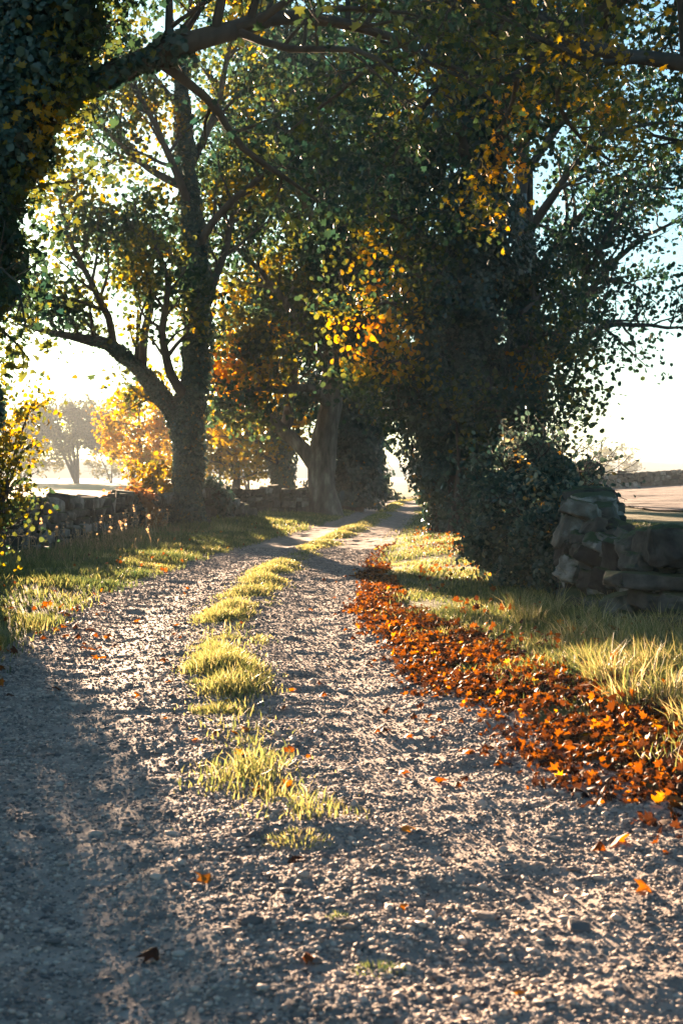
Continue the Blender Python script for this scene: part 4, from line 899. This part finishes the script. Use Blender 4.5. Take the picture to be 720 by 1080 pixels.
def put(px, py, s, v, til, lab, grp=None):
    x, y = G(px, py); o = link('fallen_leaf', protos[v], None, (x, y, float(track_z(np.array([x]), np.array([y]))[0])+s*.12+.006))
    o.scale = (s, s, s); o.rotation_euler = (rs.uniform(-.25, .25)+til, rs.uniform(-.3, .3), rs.uniform(0, 6.28)); tag(o, lab, 'leaf', grp)
for (pp, s, v, til, lab) in LV: put(*pp, s, v, til, lab, 'leaves lying on the lane')
for k in range(34):
    put(rs.normal(78, 34) if k < 24 else rs.uniform(60, 200), rs.normal(668, 16) if k < 24 else rs.uniform(610, 700), rs.uniform(.07, .11), int(rs.choice([1, 3, 3, 4, 6, 7])), rs.uniform(0, .5), 'orange leaf among those scattered on gravel along the left verge', 'leaves scattered along the left verge')
for k in range(60):
    py = rs.uniform(600, 830); x, y = G(360, py); x = float(xc(y)+hw(y)-abs(rs.normal())*.45-.15); put(360+x/y*F, py, rs.uniform(.05, .1), int(rs.choice([0, 1, 1, 3, 6, 7])), rs.uniform(0, .4), 'leaf strayed from the orange drift onto the right wheel track', 'leaves strayed from the drift')
for k in range(24):
    py = rs.uniform(610, 800); x, y = G(360, py); x = float(xc(y)+rs.normal()*.3); put(360+x/y*F, py, rs.uniform(.05, .09), int(rs.choice([3, 4, 5, 6])), rs.uniform(0, .6), 'orange leaf lying in the centre grass strip', 'leaves in the centre grass strip')

# ------------------------------------------------------------------ haze
bm = bmesh.new(); bmesh.ops.create_cube(bm, size=1)
me = bpy.data.meshes.new('haze'); bm.to_mesh(me); bm.free()
hz = link('haze', me); hz.scale = (3100, 1600, 34); hz.location = (0, 740, 34/2-5)
tag(hz, 'pale morning haze over the fields', 'haze', kind='stuff')
m, nt, N, L = new_mat('haze_air'); pv = N.new('ShaderNodeVolumePrincipled')
pv.inputs['Color'].default_value = (.80, .92, .98, 1); pv.inputs['Density'].default_value = .0005; pv.inputs['Anisotropy'].default_value = 0
o = N.new('ShaderNodeOutputMaterial'); L.new(pv.outputs[0], o.inputs['Volume']); me.materials.append(m)

# ------------------------------------------------------------------ world, sun, camera
w = bpy.data.worlds.new('World'); scene.world = w; w.use_nodes = True; nt = w.node_tree; nt.nodes.clear()
sky = nt.nodes.new('ShaderNodeTexSky'); sky.sky_type = 'NISHITA'; sky.sun_disc = False
sky.sun_elevation = SUN_EL; sky.sun_rotation = SUN_AZ; sky.air_density = 1.0; sky.dust_density = .6; sky.ozone_density = 2.8
bg = nt.nodes.new('ShaderNodeBackground'); bg.inputs[1].default_value = .05*.58
wo = nt.nodes.new('ShaderNodeOutputWorld'); mul = nt.nodes.new('ShaderNodeMixRGB'); mul.blend_type = 'MULTIPLY'; mul.inputs[0].default_value = 1; mul.inputs[2].default_value = (.68, .96, .98, 1)
hs = nt.nodes.new('ShaderNodeHueSaturation'); hs.inputs['Saturation'].default_value = .9
nt.links.new(sky.outputs[0], hs.inputs['Color']); nt.links.new(hs.outputs[0], mul.inputs[1]); nt.links.new(mul.outputs[0], bg.inputs[0]); nt.links.new(bg.outputs[0], wo.inputs[0])
ld = bpy.data.lights.new('sun', 'SUN'); ld.energy = 5; ld.angle = R(.5); ld.color = (1, .68, .44)
lo = bpy.data.objects.new('sun', ld); COL.objects.link(lo)
S = Vector((math.sin(SUN_AZ)*math.cos(SUN_EL), math.cos(SUN_AZ)*math.cos(SUN_EL), math.sin(SUN_EL)))
lo.rotation_euler = S.to_track_quat('Z', 'Y').to_euler(); lo.location = (0, 0, 50)
cd = bpy.data.cameras.new('camera'); co = bpy.data.objects.new('camera', cd); COL.objects.link(co)
cd.sensor_fit = 'VERTICAL'; cd.sensor_height = 36; cd.sensor_width = 24; cd.lens = 50; cd.shift_y = -(540-HOR)/1080
cd.clip_end = 5000; cd.clip_start = .1; co.location = (0, 0, EYE); co.rotation_euler = (R(90), 0, 0)
cd.dof.use_dof = True; cd.dof.focus_distance = 14; cd.dof.aperture_fstop = 5
scene.camera = co
vs = scene.view_settings; vs.view_transform = 'Standard'; vs.look = 'None'; vs.gamma = 1; vs.exposure = 3.38; vs.use_curve_mapping = False
